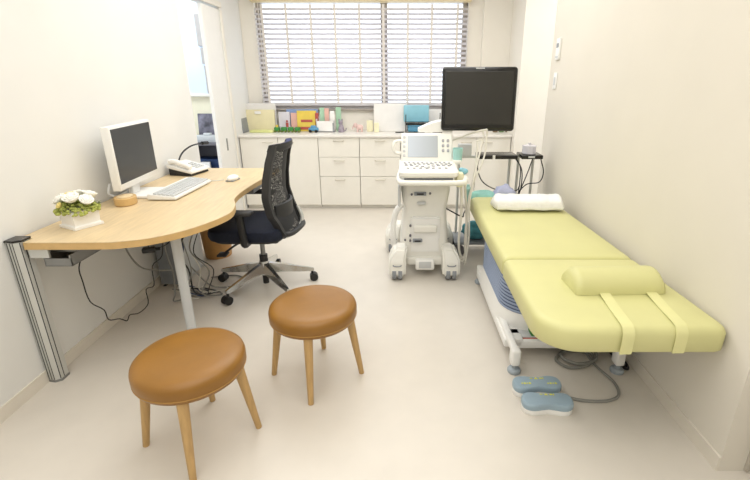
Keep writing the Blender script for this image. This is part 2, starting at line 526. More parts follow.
def doors(x0, x1, label, side):
    c = thing('door_cabinet', label, 'cabinet', ((x0+x1)/2, CF+.02, 0), 0, 'white door cabinets under the counter')
    wd = x1-x0
    MB().box((0, .235, .4155), (wd-.003, .43, .750)).box((0, .24, .0215), (wd-.003, .42, .043)).build('carcass', M['cab'], c)
    MB().box((0, .016, .4155), (wd-.002, .006, .747)).build('shadow_gap', M['gap'], c)
    d = MB().box((0, 0, .417), (wd-.004, .022, .742), .002, 1).build('cabinet_door', M['cab'], c)
    x = side*(wd/2-.11)
    MB().tube([(x-.055, -.012, .74), (x-.04, -.028, .738), (x+.04, -.028, .738), (x+.055, -.012, .74)], .005, 8, 4).build('door_pull', M['pull'], d)
doors(XL+.01, -1.295, 'white door cabinet nearest the sliding door under the counter', 1)
doors(-1.293, -.868, 'white door cabinet behind the mesh office chair', -1)
drawers(-.866, -.426, 'white three-drawer cabinet beside the door cabinet, fully in view')
drawers(-.424, .016, 'white three-drawer cabinet partly hidden by the ultrasound machine')
drawers(.018, .468, 'white three-drawer cabinet directly behind the ultrasound machine')
doors(.472, .83, 'white door cabinet behind the equipment stand with hanging cables', 1)
doors(.832, XR-.005, 'white door cabinet at the pillar end of the counter', -1)

# things on the counter
def px2x(px, Y=5.05): return (px-399)*(Y*.9428+.2)/439
ZC = CH+.001
def slab(name, label, cat, px0, px1, z1, Y, m, th=.02, tilt=0, rz=0, group=None, bev=.002):
    x0, x1 = px2x(px0, Y), px2x(px1, Y)
    mb = MB().box((0, 0, z1/2), (x1-x0, th, z1), bev, 1)
    mb.xf(Matrix.Rotation(R(tilt), 4, 'X'))
    lo = min(v.co.z for v in mb.bm.verts)
    mb.xf(Matrix.Translation((0, 0, -lo)))
    o = mb.build(name, m, loc=((x0+x1)/2, Y, ZC), rz=rz)
    return tag(o, label, cat, group)
o = slab('file_folder', 'pale yellow file folder standing at the sliding door end of the counter', 'folder', 248, 276, .235, 5.08, M['fyellow'], .035, -3)
MB().box((-.02, -.019, .205), (.07, .003, .03), .001, 1).build('folder_label', M['paper'], o)
o = slab('document_tray', 'translucent white document holder behind the pale yellow folder', 'holder', 247, 278, .30, 5.135, M['fclear'], .03)
for i, (px, m, z, lab) in enumerate(((242.5, 'fclear', .29, 'thin white folder leaning against the wall beside yellow folder'), (244.6, 'mgrey', .285, 'thin grey folder leaning next to the pale yellow folder'))):
    mb = MB().box((0, 0, z/2), (.012, .22, z), .002, 1).xf(Matrix.Rotation(R(-7 if i == 0 else -6), 4, 'Y'))
    o = mb.build('leaning_folder', M[m], loc=(px2x(px)+.03*i+.015, 5.0, ZC+.001))
    tag(o, lab, 'folder')
o = MB().box((0, 0, .012), (.26, .10, .024), .006).build('lime_notebook', M['ygreen'], loc=(px2x(262, 4.95), 4.98, ZC)); tag(o, 'lime green notebook lying flat before the yellow folder', 'notebook')
o = slab('picture_book', 'pale picture book with a small red mark beside the folders', 'book', 280, 291, .21, 5.10, M['palebk'], .02, -4)
MB().box((.03, -.011, .07), (.03, .003, .05), .001).box((.03, -.011, .11), (.02, .003, .02), .001).build('cover_mark', M['toyred'], o)
o = slab('picture_book', 'coral red picture book beside the bright yellow book', 'book', 292, 299, .20, 5.09, M['salmon'], .02, -4)
o = slab('picture_book', 'tall blue picture book rising behind the bright yellow book', 'book', 288, 319, .235, 5.15, M['skyb'], .018, -2)
o = slab('picture_book', 'bright yellow picture book with a red band on its cover', 'book', 298, 317, .225, 5.065, M['toyyel'], .02, -5)
cm = MB().box((0, -.011, .115), (.13, .003, .028), .001).box((0, -.011, .035), (.19, .003, .03), .001)
cm.xf(Matrix.Rotation(R(-5), 4, 'X')).build('cover_band', M['toyred'], o)
o = slab('picture_book', 'narrow red picture book between yellow book and white card box', 'book', 316.5, 319.5, .20, 5.09, M['toyred'], .06, 0)
# toy train of green cars
tr = thing('toy_train', 'green toy train standing in front of the picture books', 'toy', (px2x(288, 4.98), 4.98, ZC))
for k in range(4):
    x = -.115 + k*.075
    w_ = MB().box((x, 0, .036), (.062, .05, .04), .008).build('carriage', M['toygreen'], tr)
    for dx in (-.02, .02):
        for dy in (-.025, .025):
            MB().cyl((x+dx, dy-.004, .012), (x+dx, dy+.004, .012), .012, n=10).build('wheel', M['mossd'], w_)
    if k == 0: MB().cyl((x, 0, .056), (x, 0, .08), .012, .015, 10).build('funnel', M['toyyel'], w_)
tc_ = thing('toy_car', 'blue toy car in front of the bright yellow book', 'toy', (px2x(314, 4.98), 4.97, ZC))
MB().box((0, 0, .034), (.11, .055, .035), .012).box((0, 0, .06), (.06, .05, .03), .012).build('car_body', M['toyblue'], tc_)
for dx in (-.033, .033):
    for dy in (-.026, .026):
        MB().cyl((dx, dy-.006, .016), (dx, dy+.006, .016), .016, n=12).build('wheel', M['black'], tc_)
# card box
cb = thing('card_box', 'white open card box holding coloured sheets', 'box', (px2x(326.5), 5.04, ZC))
b_ = MB()
wx = .20
b_.box((0, 0, .004), (wx, .10, .008)).box((0, -.048, .06), (wx, .004, .12)).box((0, .048, .08), (wx, .004, .16)).box((-wx/2+.002, 0, .07), (.004, .1, .14)).box((wx/2-.002, 0, .07), (.004, .1, .14))
b_.build('box_shell', M['paper'], cb)
MB().box((wx/2-.012, -.052, .05), (.012, .004, .10)).build('dark_edge', M['mgrey'], cb)
for px, m, z, y, lab in ((323, 'pgreen', .25, 5.055, 'pale green sheet standing in the card box, nearest yellow book'), (328, 'salmon', .245, 5.035, 'salmon pink sheet standing in the white card box'), (333.5, 'paper', .22, 5.015, 'white sheet standing in the card box before green sheet')):
    x = px2x(px)
    o = MB().box((0, 0, z/2), (.05, .002, z)).build('coloured_sheet', M[m], loc=(x, y, ZC+.009)); tag(o, lab, 'sheet', 'coloured sheets in the card box')
o = MB().box((0, 0, .13), (.06, .004, .26)).build('coloured_sheet', M['pgreen'], loc=(px2x(338.5), 5.12, ZC)); tag(o, 'mint green sheet standing behind the grey figurine', 'sheet')
# figurine
fg = thing('figurine', 'small mottled grey animal figurine on the counter', 'figurine', (px2x(342), 5.0, ZC))
MB().lathe([(0, 0), (.032, .0), (.036, .02), (.03, .05), (.022, .075), (.018, .085), (0, .088)], n=20).build('figurine_body', M['plum'], fg)
MB().sph((-.004, -.004, .105), .026, (1, 1, .95)).sph((-.02, 0, .132), .009, (1, .6, 1.4)).sph((.014, 0, .132), .009, (1, .6, 1.4)).build('figurine_head', M['plum'], fg)
MB().tube([(.03, 0, .012), (.05, .0, .02), (.055, 0, .045)], .006, 8, 4).build('figurine_tail', M['plum'], fg)
fp = thing('toy_elephant', 'small pale pink toy animal beside the grey figurine', 'toy', (px2x(359), 5.03, ZC))
MB().sph((.01, 0, .05), .034, (1.25, .8, .9)).cyl((-.012, -.015, 0), (-.012, -.015, .04), .01, n=10).cyl((.036, -.015, 0), (.036, -.015, .04), .01, n=10).cyl((-.012, .015, 0), (-.012, .015, .04), .01, n=10).cyl((.036, .015, 0), (.036, .015, .04), .01, n=10).build('toy_body', M['pinkf'], fp)
MB().sph((-.035, 0, .07), .026).tube([(-.055, 0, .065), (-.066, 0, .045), (-.068, 0, .025)], .007, 8, 4).sph((-.028, -.024, .075), .016, (.8, .3, 1)).build('toy_head', M['pinkf'], fp)
o = slab('cream_card', 'cream greeting card standing beside the pale pink toy', 'card', 367, 373, .12, 5.06, M['cream'], .03)
o = slab('cream_card', 'cream memo block standing next to the white wall calendar', 'card', 374.2, 379, .10, 5.0, M['cream'], .04)
# calendar
cal = thing('desk_calendar', 'white calendar sheet with grey grid standing on the counter', 'calendar', ((px2x(374)+px2x(407))/2, 5.09, ZC))
cwd = px2x(407)-px2x(374)
MB().box((0, 0, .15), (cwd, .012, .30), .002, 1, Matrix.Rotation(R(-3), 4, 'X')).build('calendar_sheet', M['paper'], cal)
gr = MB()
for k in range(7): gr.box((-cwd*.05 + k*cwd*.08, -.0085, .13), (.0025, .002, .19))
for k in range(6): gr.box((cwd*.19, -.0085, .035+k*.038), (cwd*.48, .002, .0025))
for k in range(6): gr.box((-cwd*.3, -.0085, .06+k*.035), (cwd*.28, .002, .006))
gr.xf(Matrix.Translation((0, 0, .0)) @ Matrix.Rotation(R(-3), 4, 'X'))
gr.build('printed_grid', M['pgrey'], cal)
MB().box((0, .02, .003), (cwd, .06, .006)).build('calendar_foot', M['paper'], cal)
o = MB().cyl((-.05, 0, .006), (.04, .01, .006), .006, n=10).cyl((.04, .01, .006), (.055, .012, .006), .006, .001, 10).build('pen', M['black'], loc=(px2x(400, 4.9), 4.92, ZC)); tag(o, 'black pen lying between calendar and blue folders', 'pen')
# wire tray with blue folders
tx0, tx1 = px2x(405.5), px2x(440)
tw = tx1-tx0
ty = thing('letter_tray', 'black wire letter tray holding blue folders on the counter', 'tray', ((tx0+tx1)/2, 4.98, ZC))
t_ = MB()
for z in (.012, .10):
    t_.tube([(-tw/2, -.12, z), (tw/2, -.12, z)], .004).tube([(-tw/2, .12, z), (tw/2, .12, z)], .004).tube([(-tw/2, -.12, z), (-tw/2, .12, z)], .004).tube([(tw/2, -.12, z), (tw/2, .12, z)], .004)
    for k in range(9): t_.tube([(-tw/2+tw*k/8, -.12, z), (-tw/2+tw*k/8, .12, z)], .0025)
for sx in (-1, 1):
    for sy in (-1, 1): t_.tube([(sx*tw/2, sy*.12, 0), (sx*tw/2, sy*.12, .20)], .005)
t_.build('wire_frame', M['gblack'], ty)
MB().box((0, -.122, .10), (tw, .006, .022)).build('tray_lip', M['gblack'], ty)
o = MB().box((0, 0, .03), (tw*.72, .2, .06), .004).build('blue_folder', M['fblue2'], loc=((tx0+tx1)/2-.03, 4.98, ZC+.018)); tag(o, 'blue folder lying on the lower level of the wire tray', 'folder')
mb = MB().box((0, 0, .09), (.28, .05, .18), .012).xf(Matrix.Rotation(R(-4), 4, 'X'))
o = mb.build('blue_folder', M['fblue'], loc=(px2x(416), 5.03, ZC+.108)); tag(o, 'bright light blue folder upright on the wire tray', 'folder')
o = MB().box((0, 0, .10), (.07, .04, .20), .012).build('blue_folder', M['fblue'], loc=(px2x(403.5)+.0, 5.13, ZC)); tag(o, 'light blue file standing between the calendar and wire tray', 'folder')
o = slab('paper_pad', 'white paper pad standing behind the black wire tray', 'paper', 428, 442, .235, 5.165, M['paper'], .02)
for i, (px, z, m, lab, nm) in enumerate(((494, .055, 'brown', 'small brown pack on the counter below the big black monitor', 'small_pack'), (500, .06, 'green2', 'small green pack between two packs below the black monitor', 'small_pack'), (506.5, .055, 'brown', 'small brown pack nearest the pillar end of the counter', 'small_pack'))):
    o = MB().box((0, 0, z/2), (.05, .05, z), .006).box((0, 0, z+.006), (.03, .03, .012), .004).build(nm, M[m], loc=(px2x(px), 5.0, ZC)); tag(o, lab, 'pack')

# ------------------------------------------------------------------ desk
dk = thing('desk', 'maple desk with rounded end along the wall', 'desk', (0, 0, 0))
DH = .72
ctrl = [(-1.62, 1.785), (-1.2526, 1.79), (-1.117, 1.842), (-1.002, 1.955), (-.924, 2.116), (-.897, 2.247), (-.925, 2.39), (-.972, 2.512), (-.988, 2.66), (-.98, 2.898), (-.965, 3.05), (-.955, 3.20), (-.95, 3.437)]
cur = [(p.x, p.y) for p in spline([(x, y, 0) for x, y in ctrl[1:]], 6)]
outl = [(-1.70, 1.84), (-1.638, 1.84), (-1.638, 1.785), (-1.45, 1.785)] + cur + [(-1.705, 3.437)]
MB().prism(outl, DH-.004, DH, .0015, 1).build('desk_top', M['wood'], dk)
MB().prism(outl, DH-.034, DH-.004).build('edge_band', M['edge'], dk)
# silver corner post
po = MB()
prof = [(-1.705, 1.83), (-1.705, 1.775), (-1.667, 1.768), (-1.645, 1.782), (-1.645, 1.83)]
po.prism(prof, .012, DH+.002, .0)
p_ = po.build('corner_post', M['silver'], dk)
gv = MB()
for x in (-1.699, -1.684, -1.669): gv.box((x, 1.775-(x+1.705)*.184, .367), (.0028, .0024, .705))
gv.box((-1.6475, 1.7805, .367), (.003, .003, .705))
gv.box((-1.6448, 1.80, .367), (.002, .0035, .705))
gv.build('groove', M['black'], p_)
MB().prism([(-1.708, 1.838), (-1.708, 1.772), (-1.666, 1.763), (-1.641, 1.78), (-1.641, 1.838)], DH+.002, DH+.012, .002, 1).build('post_cap', M['gblack'], p_)
MB().prism([(-1.707, 1.832), (-1.707, 1.773), (-1.667, 1.766), (-1.643, 1.781), (-1.643, 1.832)], 0, .012).build('post_foot', M['dsilver'], p_)
MB().box((-1.59, 1.80, .665), (.085, .012, .045)).box((-1.60, 1.87, .668), (.05, .14, .035)).build('bracket', M['silver'], dk)
MB().cyl((-1.141, 2.10, .0), (-1.141, 2.10, .686), .025, n=28).build('leg', M['lgrey'], dk)
MB().cyl((-1.141, 2.10, .672), (-1.141, 2.10, .686), .05, n=28).build('leg_plate', M['dsilver'], dk)
tr_ = MB()
tr_.box((-1.52, 2.15, .603), (.12, .70, .006)).box((-1.463, 2.15, .628), (.006, .70, .05)).box((-1.577, 2.15, .628), (.006, .70, .05)).box((-1.52, 1.803, .62), (.12, .006, .035))
for y in (1.86, 2.42): tr_.box((-1.52, y, .668), (.13, .03, .03))
tr_.build('cable_tray', M['dsilver'], dk)
MB().box((-1.692, 3.395, .343), (.024, .05, .686), .004).box((-1.35, 3.395, .66), (.6, .04, .05), .004).build('end_frame', M['silver'], dk)
MB().box((-1.08, 3.12, .662), (.16, .36, .046), .004, 1).build('under_drawer', M['mgrey'], dk)

# --- desktop things
ZD = DH+.001
# monitor
mon = thing('desktop_monitor', 'white desktop computer monitor with dark screen on the maple desk', 'monitor', (-1.597, 2.62, ZD), R(4.5))
MB().box((.008, 0, .25), (.046, .476, .35), .005, 2).box((-.035, 0, .26), (.03, .36, .25), .012, 3).build('monitor_case', M['white'], mon)
MB().box((.0312, .0, .261), (.003, .452, .300), .001, 1).build('screen', M['screeng'], mon)
MB().box((-.02, 0, .07), (.03, .09, .13), .008).build('monitor_neck', M['white'], mon)
MB().prism(rrect(-.09, .13, -.12, .12, .04), 0, .016, .005, 2).build('monitor_base', M['white'], mon)
MB().tube([(-.045, -.2, .11), (-.05, -.22, .06), (-.03, -.19, .03), (-.05, -.16, .015)], .008, 8, 5).build('monitor_cable', M['lgrey'], mon)
# keyboard
kb = thing('keyboard', 'white computer keyboard in front of the desktop monitor', 'keyboard', (-1.37, 2.70, ZD), R(-2))
kbm = MB().stack([[(-.085, -.235, .004), (.085, -.235, .004), (.085, .235, .004), (-.085, .235, .004)], [(-.085, -.235, .036), (.085, -.235, .02), (.085, .235, .02), (-.085, .235, .036)]])
bmesh.ops.bevel(kbm.bm, geom=kbm.bm.edges[:], offset=.004, segments=2, affect='EDGES')
kbm.build('keyboard_case', M['white'], kb)
for r in range(5):
    x = .06 - r*.026
    for c in range(17):
        if r == 0 and 4 < c < 9: continue
        y = -.212 + c*.0265
        MB().box((x, y, .0305+(.06-x)*.094-.004), (.021, .022, .009), .002, 1, Matrix.Rotation(R(5.4), 4, 'Y')).build('key', M['lgrey'], kb)
MB().box((.06, -.212+6.5*.0265, .0265), (.021, .10, .009), .002, 1).build('key', M['lgrey'], kb)
for y in (-.2, .2): MB().box((0, y, .003), (.12, .03, .006)).build('keyboard_foot', M['black'], kb)
# mouse
ms = thing('computer_mouse', 'pale computer mouse lying near the back of the desk', 'mouse', (-1.155, 3.0, ZD), R(80))
MB().sph((0, 0, .016), .055, (1, .62, .42), 18, 12).build('mouse_shell', M['white'], ms)
MB().box((0, 0, .0035), (.10, .058, .007), .003).build('mouse_base', M['mgrey'], ms)
MB().tube([(-.02, .055, .006), (-.06, .12, .004), (-.06, .19, .004)], .0025, 6, 5).build('mouse_cord', M['lgrey'], ms)
# telephone
ph = thing('desk_telephone', 'white desk telephone on a black wedge base', 'telephone', (-1.565, 3.24, ZD), R(-12))
MB().stack([[(-.09, -.10, 0), (.09, -.10, 0), (.09, .10, 0), (-.09, .10, 0)], [(-.09, -.10, .05), (.09, -.10, .012), (.09, .10, .012), (-.09, .10, .05)]]).build('phone_base', M['black'], ph)
pm = MB().stack([[(-.10, -.11, .053), (.10, -.11, .016), (.10, .11, .016), (-.10, .11, .053)], [(-.10, -.11, .085), (.10, -.11, .036), (.10, .11, .036), (-.10, .11, .085)]])
bmesh.ops.bevel(pm.bm, geom=pm.bm.edges[:], offset=.006, segments=2, affect='EDGES')
pm.build('phone_body', M['white'], ph)
MB().tube([(-.085, -.085, .095), (-.04, -.085, .098), (.05, -.085, .072), (.08, -.085, .055)], .02, 10, 4).build('handset', M['white'], ph)
for i in range(4):
    for j in range(3): MB().box((.07-i*.028, .0+j*.032, .047+i*.0069), (.018, .02, .008), .002, 1, Matrix.Rotation(R(13.7), 4, 'Y')).build('phone_key', M['lgrey'], ph)
# gooseneck
gn = thing('gooseneck_microphone', 'thin black gooseneck with a dark tip behind the telephone', 'microphone', (-1.635, 3.22, ZD))
MB().tube([(0, 0, .02), (.0, .01, .07), (.01, .08, .14), (.03, .20, .175), (.05, .36, .175)], .006, 8, 8).build('gooseneck', M['cableb'], gn)
MB().cyl((.05, .35, .175), (.058, .43, .168), .014, n=12).build('tip', M['black'], gn)
MB().cyl((0, 0, 0), (0, 0, .02), .028, n=16).build('gooseneck_base', M['black'], gn)
# wooden box
wbx = thing('wooden_holder', 'small oval wooden holder between flower pot and keyboard', 'holder', (-1.545, 2.40, ZD), R(20))
MB().lathe([(0, 0), (.062, 0), (.066, .004), (.066, .04), (.062, .044), (.05, .044), (.05, .02), (0, .02)], n=36, sc=(.85, 1.05)).build('holder_body', M['edge'], wbx)
MB().lathe([(0, .021), (.049, .021), (.049, .047), (.03, .052), (0, .053)], n=36, sc=(.85, 1.05)).build('holder_lid', M['wood'], wbx)
# flower pot
fl = thing('flower_pot', 'square white pot of white flowers and green moss on the desk', 'plant', (-1.537, 2.02, ZD), R(-28))
pt = MB()
def sq(h, z): return [(-h, -h, z), (h, -h, z), (h, h, z), (-h, h, z)]
pt.stack([sq(.066, 0), sq(.066, .012)]).stack([sq(.061, .012), sq(.057, .018), sq(.06, .085), sq(.052, .085), sq(.05, .07)])
pt.build('pot', M['pot'], fl, flat=True)
ms_ = MB()
for i in range(300):
    a = random.uniform(0, 2*PI); rr = .088*math.sqrt(random.random())
    z = .078 + .062*(1-(rr/.088)**2)*random.uniform(.3, 1) + random.uniform(-.008, .010)
    s_ = random.uniform(.005, .011)
    ms_.sph((rr*math.cos(a)*1.02, rr*math.sin(a)*1.02, z), s_, (1, 1, random.uniform(.6, 1)), 6, 5)
ms_.build('moss', M['moss'], fl)
for i in range(40):
    md = MB()
    a = random.uniform(0, 2*PI); rr = .086*math.sqrt(random.random())
    z = .09 + .035*(1-(rr/.086)**2)
    mb2 = bmesh.new()
    q = Matrix.Translation((rr*math.cos(a), rr*math.sin(a), z)) @ Matrix.Rotation(a, 4, 'Z') @ Matrix.Rotation(R(random.uniform(-60, 20)), 4, 'Y')
    v = [mb2.verts.new(p) for p in ((0, 0, 0), (.012, .005, .002), (.024, 0, 0), (.012, -.005, .002))]
    mb2.faces.new(v); md.add(mb2, q).build('leaf', M['mossd'], fl)
def rose(x, y, z, r, m, tx=0, ty=0):
    f = MB()
    f.sph((0, 0, 0), r*.55, (1, 1, .95), 12, 8)
    for ring, (nn, rad, tilt, sz) in enumerate(((4, .45, 10, .55), (6, .72, 24, .64), (8, .92, 40, .70))):
        for k in range(nn):
            a = 2*PI*k/nn + ring*.6
            q = Matrix.Rotation(a, 4, 'Z') @ Matrix.Translation((r*rad*.72, 0, -ring*r*.08)) @ Matrix.Rotation(R(tilt), 4, 'Y')
            t = bmesh.new()
            bmesh.ops.create_uvsphere(t, u_segments=8, v_segments=6, radius=r*sz, matrix=Matrix.Diagonal((.22, .8, .85, 1)))
            f.add(t, q)
    f.xf(Matrix.Translation((x, y, z)) @ Matrix.Rotation(ty, 4, 'Y') @ Matrix.Rotation(tx, 4, 'X'))
    return f.build('flower', m, fl, sharp=60)
rose(-.050, -.048, .135, .031, M['petal'], R(35), R(-15))
rose(.035, -.035, .150, .034, M['petal'], R(20), R(15))
rose(.066, .012, .133, .030, M['petal'], R(0), R(35))
rose(-.03, .035, .150, .030, M['petal'], R(-15), R(-15))
rose(.03, .05, .150, .030, M['petal'], R(-20), R(5))
rose(-.015, -.01, .157, .021, M['petaly'])
rose(-.07, .01, .13, .022, M['petal'], 0, R(-40))
rose(.0, -.075, .118, .015, M['petaly'], R(50), 0)

# --- under the desk
def cable(name, pts, r, m, lab, sm=6, group=None):
    return tag(MB().tube(pts, r, 6, sm).build(name, m), lab, 'cable', group)
cable('wavy_cable', [(-1.52, 1.96, .60), (-1.60, 2.01, .50), (-1.64, 2.06, .40), (-1.66, 2.1, .26), (-1.65, 2.17, .17), (-1.66, 2.20, .09), (-1.64, 2.26, .06), (-1.62, 2.29, .03), (-1.63, 2.34, .04), (-1.61, 2.40, .02), (-1.62, 2.52, .02), (-1.64, 2.56, .10), (-1.62, 2.62, .10), (-1.63, 2.66, .22), (-1.60, 2.74, .26), (-1.60, 2.78, .38), (-1.56, 2.70, .46), (-1.55, 2.68, .60)], .003, M['cableb'], 'thin wavy black cable drooping down the wall below the desk', 4)
o = MB().box((0, 0, 0), (.07, .045, .03), .008).cyl((.03, 0, 0), (.06, 0, 0), .01, n=10).build('plug_adapter', M['black'], loc=(-1.456, 2.375, .45), rz=R(20)); tag(o, 'small black plug adapter hanging on a cable under the desk', 'plug')
pcx = thing('computer_tower', 'grey white computer tower under the desk behind the cables', 'computer', (-1.61, 3.0, 0))
MB().box((0, 0, .215), (.16, .36, .42), .008).build('tower_case', M['lgrey'], pcx)
MB().box((0, -.185, .215), (.14, .012, .40), .006).build('tower_panel', M['mgrey'], pcx)
for x, y in ((-.05, -.18), (.05, -.18), (-.05, .15), (.05, .15)): MB().box((x, y, .0025), (.02, .03, .005)).build('tower_foot', M['black'], pcx)
cl = ['cableg', 'cablew', 'cablebl', 'cableg', 'cableb', 'cablew', 'cableg', 'cableb']
cable('loose_cable', [(-1.456, 2.375, .462), (-1.47, 2.40, .53), (-1.50, 2.42, .60)], .003, M['cableb'], 'short black lead holding the plug adapter below the desk')
cable('loose_cable', [(-1.42, 2.39, .45), (-1.37, 2.44, .47), (-1.34, 2.5, .55), (-1.34, 2.52, .66)], .003, M['cableb'], 'black lead rising from the plug adapter to the desk top')
rng = random.Random(3)
for i in range(8):
    m = cl[i]
    x0 = -1.50+.03*i; y0 = 2.62+.02*(i % 3)
    pts = [(x0, y0, .66), (x0+rng.uniform(-.03, .03), y0+.03, .5), (x0+rng.uniform(-.06, .05), y0+rng.uniform(-.03, .05), .33), (x0+rng.uniform(-.06, .06), y0+rng.uniform(-.06, .06), .18), (x0+.02, y0-.02, .05), (x0+rng.uniform(.02, .2), y0+rng.uniform(-.06, .08), .012), (x0+rng.uniform(.0, .15), y0+rng.uniform(.05, .12), .012), (x0-.05, y0+.08, .03)]
    cable('hanging_cable', pts, .0035 if i % 2 else .005, M[m], 'tangled computer cable hanging in the bundle behind the round desk leg', 6, 'tangled cables under the desk')
cable('loose_cable', [(-1.40, 2.70, .20), (-1.30, 2.75, .03), (-1.16, 2.80, .008), (-1.12, 2.90, .008), (-1.22, 2.97, .008), (-1.38, 2.93, .01)], .005, M['cableg'], 'loose grey cable looping on the floor under the desk')
cable('loose_cable', [(-1.60, 2.42, .60), (-1.62, 2.42, .45), (-1.60, 2.48, .30), (-1.55, 2.55, .24), (-1.48, 2.62, .21)], .005, M['cableg'], 'grey cable hanging from the desk against the wall')
bn = thing('waste_bin', 'round tan waste bin under the far end of the desk', 'bin', (-1.50, 3.385, 0))
MB().lathe([(0, 0), (.100, 0), (.103, .004), (.122, .275), (.125, .28), (.125, .29), (.118, .29), (.097, .012), (0, .012)], n=40).build('bin_body', M['binwood'], bn)
MB().lathe([(.122, .262), (.128, .262), (.129, .293), (.119, .293)], n=40).build('bin_rim', M['edge'], bn)

# ------------------------------------------------------------------ office chair
ch = thing('office_chair', 'black mesh office chair with polished base at the desk', 'chair', (-.945, 2.83, 0))
for k, a in enumerate((169, 239, 311, 14, 92)):
    a = R(a); d = Vector((math.cos(a), math.sin(a), 0)); n_ = Vector((-d.y, d.x, 0))
    def sec(r, w_, z0, z1): return [tuple(d*r+n_*s+Vector((0, 0, z))) for s, z in ((-w_, z0), (w_, z0), (w_*.55, z1), (-w_*.55, z1))]
    lg = MB().stack([sec(.03, .028, .105, .175), sec(.12, .024, .100, .155), sec(.24, .019, .085, .122), sec(.315, .015, .078, .103), sec(.338, .012, .078, .096)])
    lg.build('base_arm', M['chrome'], ch)
    c = d*.325
    cs = MB()
    for s in (-1, 1):
        p = c + n_*.016*s + d*.01
        cs.cyl(p - n_*.009 + Vector((0, 0, .029)), p + n_*.009 + Vector((0, 0, .029)), .029, n=20)
    cs.cyl(c+Vector((0, 0, .03)), c+Vector((0, 0, .085)), .009, n=12)
    cs.sph(c+d*.01+Vector((0, 0, .033)), .027, (1, 1, .95))
    cs.build('caster', M['black'], ch)
MB().cyl((0, 0, .09), (0, 0, .19), .038, .032, 24).build('base_hub', M['chrome'], ch)
MB().cyl((0, 0, .018), (0, 0, .10), .021, n=20).build('lift_cap', M['black'], ch)
MB().cyl((0, 0, .19), (0, 0, .235), .028, n=20).build('lift_collar', M['black'], ch)
MB().cyl((0, 0, .235), (0, 0, .36), .016, n=18).build('gas_lift', M['dsilver'], ch)
MB().box((.0, 0, .365), (.26, .12, .07), .02, 3).box((.1, 0, .385), (.16, .09, .05), .015).build('tilt_mechanism', M['black'], ch)
MB().tube([(-.1, -.06, .36), (-.14, -.14, .35), (-.16, -.24, .345)], .007, 8, 4).box((-.165, -.265, .343), (.06, .07, .014), .006).build('tilt_lever', M['black'], ch)
st = MB()
oo = []
def seat_ring(s, z, sh=0): return [(x*s+sh, y*s, z + (.02*(1-((x+.26)/.1)) * 0)) for x, y in rrect(-.29, .20, -.245, .245, .10, 6)]
st.stack([seat_ring(.90, .405), seat_ring(.97, .412), seat_ring(1.0, .435), seat_ring(1.0, .455), seat_ring(.975, .476), seat_ring(.92, .486), seat_ring(.6, .488)])
st.build('seat', M['navy'], ch)
MB().prism(rrect(-.26, .18, -.215, .215, .09), .390, .408, .004, 1).build('seat_pan', M['black'], ch)
# backrest
BKR = Matrix.Translation((.018, .02, -.018)) @ Matrix.Rotation(R(-5), 4, 'Z')
def bx(z):
    pts = [(.44, .215), (.52, .185), (.60, .150), (.70, .130), (.80, .138), (.90, .158), (1.0, .185), (1.05, .20)]
    for (z0, x0), (z1, x1) in zip(pts, pts[1:]):
        if z <= z1:
            t = (z-z0)/(z1-z0); t = t*t*(3-2*t)*.5+t*.5
            return x0+(x1-x0)*t
    return pts[-1][1]
def hw(z): return .200 - .05*max(0, (z-.62)/.4)**1.2 - .03*max(0, (.58-z)/.14)
zs = [.45 + i*.57/22 for i in range(23)]
rows = [[(bx(z)+.045*(1-(k/5-1)**2)-.02, hw(z)*(k/5-1)*.97, z) for k in range(11)] for z in zs]
MB().sheet(rows).xf(BKR).build('backrest_mesh', M['net'], ch)
fr = MB()
for s in (-1, 1):
    rings = []
    for z in zs:
        y = s*hw(z); x = bx(z)-.02
        rings.append([(x-.022, y+s*.006, z), (x+.026, y+s*.012, z), (x+.03, y-s*.016, z), (x-.016, y-s*.020, z)])
    fr.stack(rings)
# bottom rail
fr.tube([(bx(.455)-.02, -hw(.455), .455), (bx(.455)+.03, -.1, .45), (bx(.455)+.035, .1, .45), (bx(.455)-.02, hw(.455), .455)], .018, 10, 4)
fr.xf(BKR).build('backrest_frame', M['frameg'], ch)
hb = MB()
rings = []
for k in range(13):
    t = k/6-1; y = .160*t
    x = bx(1.0)+.045*(1-t*t)-.025
    rings.append([(x-.024, y, .985), (x+.018, y, .985), (x+.03, y, 1.005), (x+.028, y, 1.03), (x-.006, y, 1.026)])
hb.stack(rings).xf(BKR).build('top_rail', M['frameg'], ch)
hi = MB()
rows = []
for k in range(13):
    t = k/6-1; y = .152*t; x = bx(1.0)+.045*(1-t*t)-.025
    rows.append([(x-.0255, y, .988), (x-.0085, y, 1.025), (x+.022, y, 1.0315)])
hi.sheet(rows, .002).xf(BKR).build('top_rail_pad', M['navycap'], ch)
lb = MB()
rings = []
for k in range(11):
    t = k/5-1; y = .15*t; x = bx(.60)+.045*(1-t*t)-.006
    rings.append([(x, y, .545), (x+.014, y, .55), (x+.014, y, .64), (x, y, .645)])
lb.stack(rings).xf(BKR).build('lumbar_support', M['frameg'], ch)
up = MB()
up.tube([(.04, .02, .385), (.14, .05, .385), (.215, .09, .42), (.235, .12, .49), (.205, .13, .57)], .018, 10, 6, .011)
up.tube([(.04, -.02, .385), (.14, -.01, .385), (.215, .03, .415), (.236, .085, .455)], .018, 10, 6, .013)
up.xf(BKR).build('back_bracket', M['silver'], ch)
for s in (-1, 1):
    ar = MB().tube([(-.02, s*.20, .40), (-.02, s*.265, .41), (-.02, s*.275, .46), (-.03, s*.275, .60)], .024, 10, 5).build('armrest_post', M['black'], ch)
    MB().box((-.07, s*.27, .615), (.24, .075, .026), .012, 3).build('armrest_pad', M['frameg'], ar)

